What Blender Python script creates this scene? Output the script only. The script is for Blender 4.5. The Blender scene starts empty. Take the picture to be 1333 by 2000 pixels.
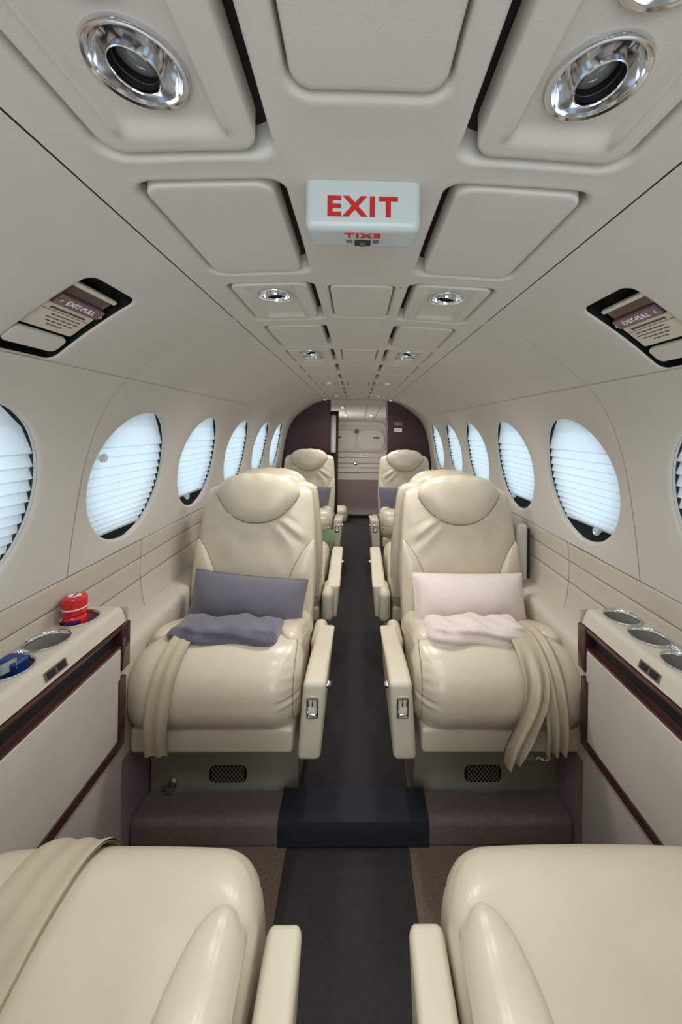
import bpy, bmesh, math, random
import numpy as np
from mathutils import Vector, Matrix
PI = math.pi
random.seed(4)
S = bpy.context.scene
COL = S.collection
E = 1.12                       # eye height above the cabin floor

# ------------------------------------------------------------------ camera, world, lights, exposure
cd = bpy.data.cameras.new('camera'); cam = bpy.data.objects.new('camera', cd); COL.objects.link(cam)
cd.sensor_fit = 'HORIZONTAL'; cd.sensor_width = 36.0; cd.lens = 36.0 * 720.0 / 1333.0
cd.shift_x = -42.0 / 1333.0; cd.shift_y = -163.0 / 1333.0
cd.clip_start = 0.01; cd.clip_end = 100
cam.matrix_world = Matrix.Translation((-.006, 0, E)) @ Matrix.Rotation(math.radians(-0.92), 4, 'Z') @ Matrix.Rotation(PI / 2, 4, 'X') @ Matrix.Rotation(math.radians(0.75), 4, 'Z')
S.camera = cam
w = bpy.data.worlds.new('World'); S.world = w; w.use_nodes = True
bg = w.node_tree.nodes['Background']; bg.inputs[0].default_value = (0.78, 0.90, 1.0, 1); bg.inputs[1].default_value = 2.95

def area(name, loc, rot, sx, sy, power, color):
    l = bpy.data.lights.new(name, 'AREA'); l.shape = 'RECTANGLE'; l.size = sx; l.size_y = sy
    l.energy = power; l.color = color
    o = bpy.data.objects.new(name, l); COL.objects.link(o); o.location = loc; o.rotation_euler = rot
    return o
area('windshield_daylight', (0, -1.25, E + 0.0), (PI / 2, 0, 0), 1.3, 0.8, 8.0, (0.96, 0.98, 1.0))
area('aft_fill', (-0.38, 4.3, 0.75), (0, -PI / 2, 0), 1.0, 0.6, 6.0, (1.0, 0.97, 0.94))  # added fill for the aft area; no door opening is built
SPOT_W = 4.3                   # each added fill spot below a ceiling reading light
S.view_settings.view_transform = 'Standard'; S.view_settings.look = 'None'
S.view_settings.gamma = 1.0; S.view_settings.use_curve_mapping = False
S.view_settings.exposure = 0.36
S.cycles.use_denoising = True
S.cycles.max_bounces = 16; S.cycles.diffuse_bounces = 10; S.cycles.glossy_bounces = 6
S.cycles.transparent_max_bounces = 12
S.cycles.sample_clamp_indirect = 6.0

# ------------------------------------------------------------------ materials
def lin(c):
    return tuple(((x / 255) / 12.92 if x / 255 < 0.04045 else ((x / 255 + 0.055) / 1.055) ** 2.4) for x in c)
def mat(name, rgb, rough=0.5, metal=0.0, var=0.06, vscale=8.0, bump=0.0, bscale=300.0, coat=0.0, spec=0.5, sheen=0.0):
    m = bpy.data.materials.new(name); m.use_nodes = True
    nt = m.node_tree; p = nt.nodes['Principled BSDF']
    c = lin(rgb)
    p.inputs['Roughness'].default_value = rough; p.inputs['Metallic'].default_value = metal
    p.inputs['Specular IOR Level'].default_value = spec
    if coat: p.inputs['Coat Weight'].default_value = coat; p.inputs['Coat Roughness'].default_value = 0.08
    if sheen: p.inputs['Sheen Weight'].default_value = sheen
    tc = nt.nodes.new('ShaderNodeTexCoord')
    n = nt.nodes.new('ShaderNodeTexNoise'); n.inputs['Scale'].default_value = vscale; n.inputs['Detail'].default_value = 4
    nt.links.new(tc.outputs['Object'], n.inputs['Vector'])
    r = nt.nodes.new('ShaderNodeValToRGB')
    r.color_ramp.elements[0].position = 0.3; r.color_ramp.elements[1].position = 0.7
    r.color_ramp.elements[0].color = (*[x * (1 - var) for x in c], 1)
    r.color_ramp.elements[1].color = (*[min(1, x * (1 + var)) for x in c], 1)
    nt.links.new(n.outputs['Fac'], r.inputs['Fac']); nt.links.new(r.outputs['Color'], p.inputs['Base Color'])
    if bump:
        n2 = nt.nodes.new('ShaderNodeTexNoise'); n2.inputs['Scale'].default_value = bscale; n2.inputs['Detail'].default_value = 3
        nt.links.new(tc.outputs['Object'], n2.inputs['Vector'])
        b = nt.nodes.new('ShaderNodeBump'); b.inputs['Strength'].default_value = bump; b.inputs['Distance'].default_value = 0.001
        nt.links.new(n2.outputs['Fac'], b.inputs['Height']); nt.links.new(b.outputs['Normal'], p.inputs['Normal'])
    return m
M = {
 'trim':   mat('beige_cabin_trim', (199, 194, 186), 0.62, var=0.02, bump=0.25, bscale=500, spec=0.3),
 'ceil':   mat('beige_headliner', (200, 195, 187), 0.65, var=0.02, bump=0.25, bscale=500, spec=0.3),
 'lower':  mat('beige_sidewall_leather', (194, 185, 170), 0.55, var=0.03, bump=0.3, bscale=350, spec=0.35),
 'panel':  mat('pale_grey_beige_panel', (186, 179, 169), 0.6, var=0.05, vscale=5, bump=0.2),
 'leather': mat('cream_leather', (200, 188, 167), 0.30, var=0.03, vscale=14, bump=0.14, bscale=260, spec=0.6),
 'cord':   mat('tan_leather_side', (197, 187, 166), 0.5, var=0.03, bump=0.25, bscale=400),
 'piping': mat('tan_seam_piping', (134, 120, 96), 0.5, var=0.05),  # thin tubes on the seat seams: crease shadow put in as dark colour
 'drape':  mat('tan_leather_drape', (182, 168, 144), 0.42, var=0.05, vscale=20, bump=0.2),
 'dark':   mat('dark_brown_recess', (38, 30, 27), 0.8, var=0.1),
 'black':  mat('black_gasket', (16, 15, 16), 0.5, var=0.1),
 'maroon': mat('maroon_lacquered_wood', (62, 30, 32), 0.25, var=0.25, vscale=18, coat=0.6),
 'chrome': mat('chrome', (226, 228, 232), 0.09, metal=1.0, var=0.01),
 'steel':  mat('brushed_steel', (170, 168, 165), 0.3, metal=1.0, var=0.05),
 'lens':   mat('dark_lamp_lens', (130, 133, 134), 0.08, var=0.1, coat=0.5),
 'carpet': mat('mauve_brown_carpet', (112, 96, 92), 0.95, var=0.16, vscale=120, bump=0.9, bscale=700, spec=0.1, sheen=0.2),
 'carpet2': mat('brown_floor_carpet', (112, 96, 82), 0.95, var=0.22, vscale=150, bump=0.9, bscale=700, spec=0.1),
 'runner': mat('black_aisle_runner', (50, 46, 45), 0.85, var=0.14, vscale=90, bump=0.7, bscale=600, spec=0.25),
 'navy':   mat('navy_black_step_mat', (36, 38, 45), 0.75, var=0.08, vscale=60, bump=0.5, bscale=600, spec=0.25),
 'pedestal': mat('grey_beige_pedestal', (150, 144, 127), 0.5, var=0.03),
 'grey':   mat('slate_grey_fabric', (98, 95, 106), 0.92, var=0.08, vscale=90, bump=0.5, bscale=800, spec=0.15, sheen=0.4),
 'greyknit': mat('slate_grey_knit', (96, 93, 106), 0.95, var=0.14, vscale=160, bump=0.8, bscale=500, spec=0.1, sheen=0.4),
 'pink':   mat('pale_pink_fabric', (214, 199, 192), 0.92, var=0.03, vscale=60, bump=0.4, bscale=800, spec=0.15, sheen=0.4),
 'pinkknit': mat('pale_pink_knit', (212, 196, 188), 0.95, var=0.08, vscale=150, bump=0.8, bscale=500, spec=0.1, sheen=0.4),
 'white':  mat('white_plastic', (180, 187, 186), 0.35, var=0.01),
 'red':    mat('red_paint', (176, 24, 22), 0.4, var=0.03),
 'tubred': mat('glossy_red_plastic', (206, 22, 34), 0.18, var=0.02, coat=0.4),
 'pinklabel': mat('pink_white_label', (224, 170, 180), 0.3, var=0.1, vscale=60),
 'blue':   mat('navy_blue_wrapper', (24, 52, 112), 0.3, var=0.2, vscale=30),
 'bluetext': mat('dark_blue_print', (30, 30, 96), 0.4, var=0.02),
 'print':  mat('dark_print', (92, 72, 66), 0.6, var=0.02),
 'plate':  mat('placard_plastic', (206, 198, 182), 0.35, var=0.02),
 'label':  mat('white_label', (232, 224, 226), 0.4, var=0.02),
 'maroonlight': mat('mauve_placard_strip', (118, 92, 98), 0.35, var=0.05),
 'green':  mat('sage_green_cloth', (118, 140, 108), 0.9, var=0.08, bump=0.4),
 'bulkhead': mat('dark_maroon_bulkhead', (58, 30, 31), 0.38, var=0.22, vscale=14, coat=0.12, spec=0.35),
 'purple': mat('mauve_carpet_wall', (140, 122, 124), 0.95, var=0.12, vscale=100, bump=0.7, bscale=600, spec=0.1),
 'kick':   mat('grey_mauve_kick_panel', (162, 152, 146), 0.8, var=0.05, bump=0.4),
 'cupgrey': mat('grey_cup_lining', (150, 145, 140), 0.45, metal=0.3, var=0.03),
 'inst':   mat('grey_switch', (88, 84, 78), 0.4, var=0.03),
}
# pleated blind cloth: half diffuse, half translucent
m = bpy.data.materials.new('white_pleated_cloth'); m.use_nodes = True; nt = m.node_tree; nt.nodes.clear()
o_ = nt.nodes.new('ShaderNodeOutputMaterial'); d_ = nt.nodes.new('ShaderNodeBsdfDiffuse'); t_ = nt.nodes.new('ShaderNodeBsdfTranslucent')
x_ = nt.nodes.new('ShaderNodeMixShader'); wv = nt.nodes.new('ShaderNodeTexNoise'); wv.inputs['Scale'].default_value = 40
rp = nt.nodes.new('ShaderNodeValToRGB'); rp.color_ramp.elements[0].color = (0.72, 0.80, 0.86, 1); rp.color_ramp.elements[1].color = (0.80, 0.88, 0.93, 1)
nt.links.new(wv.outputs['Fac'], rp.inputs['Fac']); nt.links.new(rp.outputs['Color'], d_.inputs['Color']); nt.links.new(rp.outputs['Color'], t_.inputs['Color'])
x_.inputs[0].default_value = 0.4
nt.links.new(d_.outputs[0], x_.inputs[1]); nt.links.new(t_.outputs[0], x_.inputs[2]); nt.links.new(x_.outputs[0], o_.inputs[0])
M['blind'] = m
# clear pane: mostly see-through with a reflection
m = bpy.data.materials.new('clear_pane'); m.use_nodes = True; nt = m.node_tree; nt.nodes.clear()
o_ = nt.nodes.new('ShaderNodeOutputMaterial'); g_ = nt.nodes.new('ShaderNodeBsdfGlossy'); g_.inputs['Roughness'].default_value = 0.05
t_ = nt.nodes.new('ShaderNodeBsdfTransparent'); t_.inputs['Color'].default_value = (0.93, 0.97, 0.98, 1)
fr = nt.nodes.new('ShaderNodeFresnel'); fr.inputs['IOR'].default_value = 1.4; x_ = nt.nodes.new('ShaderNodeMixShader')
nt.links.new(fr.outputs[0], x_.inputs[0]); nt.links.new(t_.outputs[0], x_.inputs[1]); nt.links.new(g_.outputs[0], x_.inputs[2]); nt.links.new(x_.outputs[0], o_.inputs[0])
M['glass'] = m
m = mat('clear_acrylic', (235, 240, 242), 0.05, var=0.0); m.node_tree.nodes['Principled BSDF'].inputs['Transmission Weight'].default_value = 0.6
M['acrylic'] = m
m = mat('lit_dome_lens', (255, 244, 225), 0.3, var=0.0); p = m.node_tree.nodes['Principled BSDF']
p.inputs['Emission Color'].default_value = (1, .95, .86, 1); p.inputs['Emission Strength'].default_value = 6.0
M['lit'] = m

# ------------------------------------------------------------------ mesh helpers
class G:
    def __init__(s): s.v = []; s.f = []
    def add(s, verts, faces):
        b = len(s.v); s.v.extend([tuple(map(float, v)) for v in verts]); s.f.extend([tuple(i + b for i in f) for f in faces]); return s
    def grid(s, P, closed_u=False, closed_v=False):
        """P: nested list [v][u] of points"""
        nv, nu = len(P), len(P[0]); F = []
        for j in range(nv if closed_v else nv - 1):
            for i in range(nu if closed_u else nu - 1):
                F.append((j * nu + i, j * nu + (i + 1) % nu, ((j + 1) % nv) * nu + (i + 1) % nu, ((j + 1) % nv) * nu + i))
        return s.add([p for r in P for p in r], F)
    def loft(s, rings, cap0=True, cap1=True):
        b = len(s.v); s.grid(rings, closed_u=True); n = len(rings[0])
        for r, ring, k in ((0, rings[0], cap0), (len(rings) - 1, rings[-1], cap1)):
            if k:
                c = np.mean(np.array(ring), axis=0); ci = len(s.v); s.v.append(tuple(map(float, c)))
                for i in range(n): s.f.append((b + r * n + i, b + r * n + (i + 1) % n, ci))
        return s
    def rbox(s, lo, hi, r, k=3, mid=(1, 1, 1), fn=None):
        lo = np.array(lo, float); hi = np.array(hi, float); c = (lo + hi) / 2; h = (hi - lo) / 2
        r = min(r, h.min() * 0.999)
        ax = []
        for a in range(3):
            e = h[a] - r
            edge = [e + r * math.tan(PI / 4 * i / k) for i in range(k + 1)]
            m_ = [-e + 2 * e * i / mid[a] for i in range(1, mid[a])]
            ax.append([-q for q in reversed(edge)] + m_ + edge)
        idx = {}; V = []; F = []
        def vert(q):
            key = (round(q[0], 7), round(q[1], 7), round(q[2], 7))
            if key in idx: return idx[key]
            q = np.array(q); cl = np.clip(q, -(h - r), h - r); d = q - cl; L = np.linalg.norm(d)
            p = cl + (d / L * r if L > 1e-9 else 0) + c
            if fn: p = fn(p)
            idx[key] = len(V); V.append(p); return idx[key]
        for a in range(3):
            u, v = (a + 1) % 3, (a + 2) % 3
            for sg in (-1, 1):
                for i in range(len(ax[u]) - 1):
                    for j in range(len(ax[v]) - 1):
                        q4 = []
                        for (ii, jj) in ((i, j), (i + 1, j), (i + 1, j + 1), (i, j + 1)):
                            q = [0, 0, 0]; q[a] = sg * h[a]; q[u] = ax[u][ii]; q[v] = ax[v][jj]
                            q4.append(vert(q))
                        F.append(tuple(q4 if sg > 0 else q4[::-1]))
        return s.add(V, F)
    def box(s, lo, hi):
        x0, y0, z0 = lo; x1, y1, z1 = hi
        V = [(x0, y0, z0), (x1, y0, z0), (x1, y1, z0), (x0, y1, z0), (x0, y0, z1), (x1, y0, z1), (x1, y1, z1), (x0, y1, z1)]
        return s.add(V, [(0, 3, 2, 1), (4, 5, 6, 7), (0, 1, 5, 4), (1, 2, 6, 5), (2, 3, 7, 6), (3, 0, 4, 7)])
    def tube(s, path, r, n=10, closed=False):
        P = [Vector(p) for p in path]; rings = []
        for i, p in enumerate(P):
            a = P[i - 1] if (i > 0 or closed) else p; b_ = P[(i + 1) % len(P)] if (i < len(P) - 1 or closed) else p
            t = (b_ - a).normalized(); u = t.orthogonal().normalized() if i == 0 else (u - t * u.dot(t)).normalized()
            v = t.cross(u); rr = r[i] if isinstance(r, (list, tuple)) else r
            rings.append([tuple(p + u * (rr * math.cos(2 * PI * k / n)) + v * (rr * math.sin(2 * PI * k / n))) for k in range(n)])
        if closed: return s.grid(rings, closed_u=True, closed_v=True)
        return s.loft(rings)
    def lathe(s, prof, mtx=Matrix.Identity(4), n=32, close_end=True):
        """prof: (radius, height) list about local z"""
        rings = [[tuple(mtx @ Vector((r * math.cos(2 * PI * k / n), r * math.sin(2 * PI * k / n), h))) for k in range(n)] for r, h in prof]
        return s.loft(rings, cap0=close_end and prof[0][0] > 1e-6, cap1=close_end and prof[-1][0] > 1e-6)
    def star(s, outline, c, surf, height, p=2.4, rings=10, lip=-0.004, q=0.5):
        """a padded patch: outline points around c on the surface surf(a, b) -> (point, normal)"""
        P = []
        for k in range(rings, 0, -1):
            r = math.sin(k / rings * PI / 2) if k < rings else 1.0
            row = []
            for (a, b) in outline:
                pt, nn = surf(c[0] + (a - c[0]) * r, c[1] + (b - c[1]) * r)
                hh = height * max(0.0, 1 - r ** p) ** q + (lip if k == rings else 0)
                row.append(tuple(Vector(pt) + Vector(nn) * hh))
            P.append(row)
        b0 = len(s.v); s.grid(P, closed_u=True); n = len(outline)
        pt, nn = surf(*c); ci = len(s.v); s.v.append(tuple(Vector(pt) + Vector(nn) * height))
        for i in range(n): s.f.append((b0 + (rings - 1) * n + i, b0 + (rings - 1) * n + (i + 1) % n, ci))
        return s

def obj(name, g, material, parent=None, smooth=True, angle=42, local=False, kind=None, label=None, offset=None):
    """link g as one mesh; g is in world space unless local=True (then in the parent's space)"""
    me = bpy.data.meshes.new(name); V = g.v
    if parent is not None and not local:
        L = ROOTLOC.get(parent.name, Vector((0, 0, 0)))
        V = [(x - L.x, y - L.y, z - L.z) for x, y, z in V]
    me.from_pydata(V, [], g.f)
    bm = bmesh.new(); bm.from_mesh(me); bmesh.ops.recalc_face_normals(bm, faces=bm.faces); bm.to_mesh(me); bm.free()
    me.materials.append(M[material])
    if smooth:
        me.polygons.foreach_set('use_smooth', [True] * len(me.polygons))
        me.set_sharp_from_angle(angle=math.radians(angle))
    o = bpy.data.objects.new(name, me); COL.objects.link(o)
    if parent is not None: o.parent = parent; ROOTLOC[o.name] = ROOTLOC.get(parent.name, Vector((0, 0, 0)))
    if kind: o['kind'] = kind
    if label: o['label'] = label
    return o
ROOTLOC = {}
def thing(name, label, cat, loc=(0, 0, 0), group=None, rotz=0):
    o = bpy.data.objects.new(name, None); COL.objects.link(o); o.location = loc; o.rotation_euler = (0, 0, rotz)
    o.empty_display_size = 0.05
    ROOTLOC[o.name] = Vector(loc); o['label'] = label; o['category'] = cat
    if group: o['group'] = group
    return o
def struct(name, loc=(0, 0, 0)):
    o = bpy.data.objects.new(name, None); COL.objects.link(o); o.location = loc; ROOTLOC[o.name] = Vector(loc); o['kind'] = 'structure'
    return o
def dup(root, loc, rotz, label=None):
    r = root.copy(); COL.objects.link(r); r.location = loc; r.rotation_euler = (0, 0, rotz); r['label'] = label
    ROOTLOC[r.name] = Vector(loc)
    for ch in list(root.children):
        c = ch.copy(); COL.objects.link(c); c.parent = r
        for gch in ch.children:
            d = gch.copy(); COL.objects.link(d); d.parent = c
    return r
def text(name, body, mtx, size, material, parent, bold=0.0, extrude=0.0004, align='CENTER', wide=1.0, space=1.0):
    mtx = mtx @ Matrix.Diagonal((wide, 1, 1, 1))
    cu = bpy.data.curves.new(name, 'FONT'); cu.body = body; cu.size = size; cu.extrude = extrude; cu.offset = bold
    cu.space_character = space; cu.align_x = align; cu.align_y = 'CENTER'; cu.materials.append(M[material])
    o = bpy.data.objects.new(name, cu); COL.objects.link(o)
    if parent is not None:
        o.parent = parent; mtx = Matrix.Translation(-ROOTLOC.get(parent.name, Vector((0, 0, 0)))) @ mtx
    o.matrix_local = mtx
    return o
def axes(origin, x, y):
    x = Vector(x).normalized(); z = x.cross(Vector(y)).normalized(); y = z.cross(x)
    return Matrix(((x.x, y.x, z.x, origin[0]), (x.y, y.y, z.y, origin[1]), (x.z, y.z, z.z, origin[2]), (0, 0, 0, 1)))

def crv(pts, n=14):
    """Catmull-Rom samples through points"""
    P = [np.array(p, float) for p in pts]; P = [2 * P[0] - P[1]] + P + [2 * P[-1] - P[-2]]; out = []
    for i in range(1, len(P) - 2):
        for k in range(n):
            t = k / n; a, b, c, d = P[i - 1], P[i], P[i + 1], P[i + 2]
            out.append(0.5 * (2 * b + (c - a) * t + (2 * a - 5 * b + 4 * c - d) * t * t + (3 * b - a - 3 * c + d) * t ** 3))
    out.append(P[-2]); return np.array(out)
def loop(pts, n=8):
    P = [np.array(p, float) for p in pts]; N = len(P); out = []
    for i in range(N):
        a, b, c, d = P[i - 1], P[i], P[(i + 1) % N], P[(i + 2) % N]
        for k in range(n):
            t = k / n
            out.append(tuple(0.5 * (2 * b + (c - a) * t + (2 * a - 5 * b + 4 * c - d) * t * t + (3 * b - a - 3 * c + d) * t ** 3)))
    return out
def smooth(a, b, x):
    t = min(1.0, max(0.0, (x - a) / (b - a))); return t * t * (3 - 2 * t)

class Profile:
    """a cabin cross-section curve (X, H); surface point at (Y, s) offset d outward"""
    def __init__(p, pts):
        p.c = crv(pts); d = np.linalg.norm(np.diff(p.c, axis=0), axis=1); p.s = np.concatenate([[0], np.cumsum(d)]); p.L = p.s[-1]
    def at(p, s):
        x = np.interp(s, p.s, p.c[:, 0]); h = np.interp(s, p.s, p.c[:, 1]); e = 0.004
        a, b = max(0, s - e), min(p.L, s + e)
        tx = np.interp(b, p.s, p.c[:, 0]) - np.interp(a, p.s, p.c[:, 0]); th = np.interp(b, p.s, p.c[:, 1]) - np.interp(a, p.s, p.c[:, 1])
        L = math.hypot(tx, th); return x, h, -th / L, tx / L       # outward normal (X, H): right-hand of travel
    def sH(p, H): return float(np.interp(-H, -p.c[:, 1], p.s))
    def surf(p, side):
        def f(Y, s, d=0.0):
            x, h, nx, nh = p.at(s); return (side * (x + nx * d), Y, E + h + nh * d)
        return f
    def nrm(p, side, s):
        x, h, nx, nh = p.at(s); return Vector((side * nx, 0, nh))
U = Profile([(.293, .250), (.34, .240), (.40, .215), (.455, .180), (.505, .143), (.545, .110)])
W = Profile([(.5435, .1095), (.555, .101), (.583, .062), (.610, .010), (.631, -.05), (.648, -.12), (.661, -.20), (.672, -.28), (.680, -.357)])
Lp = Profile([(.681, -.361), (.686, -.42), (.686, -.47), (.680, -.53), (.668, -.578)])
Led = Profile([(.672, -.570), (.635, -.572), (.611, -.5755), (.6005, -.585), (.597, -.605), (.5965, -.65), (.596, -.74), (.596, -.86)])
Lc = Profile([(.5975, -.852), (.597, -.98), (.600, -1.122)])

def rect_outline(a0, a1, b0, b1, n=16):
    o = [(a0 + (a1 - a0) * i / n, b0) for i in range(n)] + [(a1, b0 + (b1 - b0) * i / n) for i in range(n)]
    return o + [(a1 - (a1 - a0) * i / n, b1) for i in range(n)] + [(a0, b1 - (b1 - b0) * i / n) for i in range(n)]
def rrect(a0, a1, b0, b1, r, n=16):
    """rounded rectangle sampled so that point i pairs with rect_outline's point i"""
    r = max(1e-5, min(r, (a1 - a0) * .49, (b1 - b0) * .49)); k = n // 4; out = []
    corners = [((a0 + r, b0 + r), PI), ((a1 - r, b0 + r), 1.5 * PI), ((a1 - r, b1 - r), 0), ((a0 + r, b1 - r), .5 * PI)]
    pts = []
    for ci in range(4):
        (cx, cy), a = corners[ci]
        nc = corners[(ci + 1) % 4]
        # second half of this corner's arc, straight side, first half of the next arc
        for i in range(k): 
            t = a + PI / 4 + PI / 4 * i / k; pts.append((cx + r * math.cos(t), cy + r * math.sin(t)))
        t0 = a + PI / 2; p0 = (cx + r * math.cos(t0), cy + r * math.sin(t0)); p1 = (nc[0][0] + r * math.cos(t0), nc[0][1] + r * math.sin(t0))
        m_ = n - 2 * k
        for i in range(m_): pts.append((p0[0] + (p1[0] - p0[0]) * i / m_, p0[1] + (p1[1] - p0[1]) * i / m_))
        for i in range(k):
            t = t0 + PI / 4 * i / k; pts.append((nc[0][0] + r * math.cos(t), nc[0][1] + r * math.sin(t)))
    return pts
def ring_patch(g, f, inner, outer, rings):
    """rings: ('e', distance outward from the inner outline, d) or ('f', fraction, d)"""
    P = []
    for kind, t, d in rings:
        row = []
        for (a, b), (A, B) in zip(inner, outer):
            L = math.hypot(A - a, B - b) + 1e-9; u = min(1.0, t / L) if kind == 'e' else t
            row.append(f(a + (A - a) * u, b + (B - b) * u, d))
        P.append(row)
    return g.grid(P, closed_u=True)
def plate(g, f, out0, shrink, thick, hfun=None, rings=(0, .002, .005), inner=8, back=None):
    """rounded plate standing proud: out0(e) gives the outline shrunk by e; thick = distance proud (towards the cabin)"""
    P = []
    base = back if back is not None else 0.0
    steps = [(0.0, base), (0.0, -thick * 0.45), (rings[1] * .35, -thick * .8), (rings[1], -thick * .96), (rings[2], -thick)]
    for e, d in steps: P.append([f(a, b, d) for a, b in out0(e)])
    last = out0(rings[2]); c = np.mean(np.array(last), axis=0)
    for k in range(1, inner):
        t = 1 - k / inner
        P.append([f(c[0] + (a - c[0]) * t, c[1] + (b - c[1]) * t, -thick - (hfun(c[0] + (a - c[0]) * t, c[1] + (b - c[1]) * t) if hfun else 0)) for a, b in last])
    b0 = len(g.v); g.grid(P, closed_u=True); n = len(last); ci = len(g.v)
    g.v.append(tuple(map(float, f(c[0], c[1], -thick - (hfun(*c) if hfun else 0)))))
    for i in range(n): g.f.append((b0 + (len(P) - 1) * n + i, b0 + (len(P) - 1) * n + (i + 1) % n, ci))
    return g
def lin_(a, b, n): return [a + (b - a) * i / n for i in range(n + 1)]
def sheet(g, f, a0, a1, b0, b1, na, nb, edge=0.0):
    """panel with its four edges turned back by `edge`"""
    As = lin_(a0, a1, na); Bs = lin_(b0, b1, nb)
    if not edge: return g.grid([[f(a, b) for a in As] for b in Bs])
    r = edge * .5
    As = [a0, a0, a0 + r * .3] + [a0 + r + (a1 - a0 - 2 * r) * i / na for i in range(na + 1)] + [a1 - r * .3, a1, a1]
    Bs = [b0, b0, b0 + r * .3] + [b0 + r + (b1 - b0 - 2 * r) * i / nb for i in range(nb + 1)] + [b1 - r * .3, b1, b1]
    na_, nb_ = len(As), len(Bs); dd = {0: edge, 1: edge * .45, 2: edge * .1}
    P = []
    for j, b in enumerate(Bs):
        P.append([f(a, b, max(dd.get(i, 0), dd.get(na_ - 1 - i, 0), dd.get(j, 0), dd.get(nb_ - 1 - j, 0))) for i, a in enumerate(As)])
    return g.grid(P)

# ------------------------------------------------------------------ the cabin walls and windows
FRONT, SEAM, AFT = -0.75, 0.875, 3.35
WC = {-1: [0.115, .594, 1.082, 1.540, 2.017, 2.510, 2.985], 1: [0.115, .594, 1.093, 1.545, 2.017, 2.490, 2.985]}
WH = -.143; WA, WB = .170, .184
for side, nm in ((-1, 'left'), (1, 'right')):
    wall = struct('wall_' + nm)
    fu, fw, fl, fd, fc = U.surf(side), W.surf(side), Lp.surf(side), Led.surf(side), Lc.surf(side)
    # upper panels; the forward one has the recess of the emergency exit handle
    g = G(); hy0, hy1, hs0, hs1 = .545, .656, U.sH(.217), U.sH(.1125)
    cell = (.45, .75)
    inner = rrect(hy0, hy1, hs0, hs1, .016); outer = rect_outline(cell[0], cell[1], 0, U.L)
    ring_patch(g, fu, inner, outer, [('e', 0, .004), ('e', .0015, .0016), ('e', .004, .0003), ('e', .007, 0), ('f', .5, 0), ('f', .75, 0), ('f', 1, 0)])
    sheet(g, fu, FRONT, cell[0], 0, U.L, 12, 16); sheet(g, fu, cell[1], SEAM - .0016, 0, U.L, 2, 16)
    g.grid([[fu(SEAM - .0016, b, d) for b in lin_(0, U.L, 16)] for d in (0, .01)])
    obj('wall_panel', g, 'trim', wall)
    cuts = [SEAM + .0016, 1.76, 2.41, AFT] if side < 0 else [SEAM + .0016, AFT]
    for y0, y1 in zip(cuts[:-1], cuts[1:]):
        g = G(); y0_ = y0 + (.0008 if y0 > 1 else 0); y1_ = y1 - (.0008 if y1 < 3 else 0)
        sheet(g, fu, y0_, y1_, 0, U.L, 14, 16); g.grid([[fu(y0_, b, d) for b in lin_(0, U.L, 16)] for d in (0, .01)])
        obj('wall_panel', g, 'trim', wall)
    # window panels
    bounds = [FRONT, -.123, .355, .833, SEAM - .0016, None, None]
    sc = W.sH(WH)
    def fwb(Y, s, d, side=side, f0=fw):
        # the panel is softly dished around each window and swells between them
        b = 0.0
        for c in WC[side]:
            q = math.hypot((Y - c) / .235, (s - sc) / .25); b = max(b, 1 - q)
        return f0(Y, s, d + .012 * smooth(0, .55, b))
    lip = [('e', 0, .012), ('e', 0, .007), ('e', .0015, .003), ('e', .005, .0006), ('e', .010, 0)] + [('f', t, 0) for t in (.25, .4, .55, .7, .85, 1)]
    def window_cell(g, c, y0, y1):
        outer = rect_outline(y0, y1, 0, W.L, 24); inner = []
        for (A, B) in outer:
            t = math.atan2((B - sc) / WB, (A - c) / WA); inner.append((c + WA * math.cos(t), sc + WB * math.sin(t)))
        ring_patch(g, fwb, inner, outer, lip)
    g = G(); c = WC[side]
    sheet(g, lambda a, b: fwb(a, b, 0), FRONT, -.123, 0, W.L, 6, 24)
    window_cell(g, c[0], -.123, .355); window_cell(g, c[1], .355, .833); sheet(g, lambda a, b: fwb(a, b, 0), .833, SEAM - .0016, 0, W.L, 2, 24)
    g.grid([[fw(SEAM - .0016, b, d) for b in lin_(0, W.L, 24)] for d in (0, .01)])
    obj('window_panel', g, 'trim', wall)
    mids = [SEAM + .0016] + [(c[i] + c[i + 1]) / 2 for i in range(2, 6)] + [3.23]
    g = G()
    for i in range(2, 7): window_cell(g, c[i], mids[i - 2], mids[i - 1])
    sheet(g, lambda a, b: fwb(a, b, 0), 3.23, AFT, 0, W.L, 2, 24)
    g.grid([[fw(SEAM + .0016, b, d) for b in lin_(0, W.L, 24)] for d in (0, .01)])
    obj('window_panel', g, 'trim', wall)
    # dark backing strips behind every joint
    g = G()
    g.grid([[f_(SEAM + k, b, .013) for k in (-.03, .03)] for f_, L in ((fu, U.L),) for b in lin_(0, L, 16)])
    for yj in ((1.76, 2.41) if side < 0 else ()): g.grid([[fu(yj + k, b, .011) for k in (-.02, .02)] for b in lin_(0, U.L, 16)])
    g.grid([[fwb(SEAM + k, b, .017) for k in (-.03, .03)] for b in lin_(0, W.L, 20)])
    g.grid([[(side * x, y, E + h) for y in (FRONT, AFT)] for x, h in ((.26, .275), (.31, .262), (.33, .255))])
    g.grid([[(side * x, y, E + h) for y in (FRONT, AFT)] for x, h in ((.536, .132), (.562, .128), (.585, .085))])
    g.grid([[(side * x, y, E + h) for y in (FRONT, AFT)] for x, h in ((.692, -.32), (.70, -.45), (.688, -.60))])
    obj('joint_backing', g, 'dark', wall)
    # three rows of leather-covered side panels, split at Y = 1.18
    rows = [(-.3615, -.418), (-.421, -.484), (-.487, -.577)]
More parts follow.
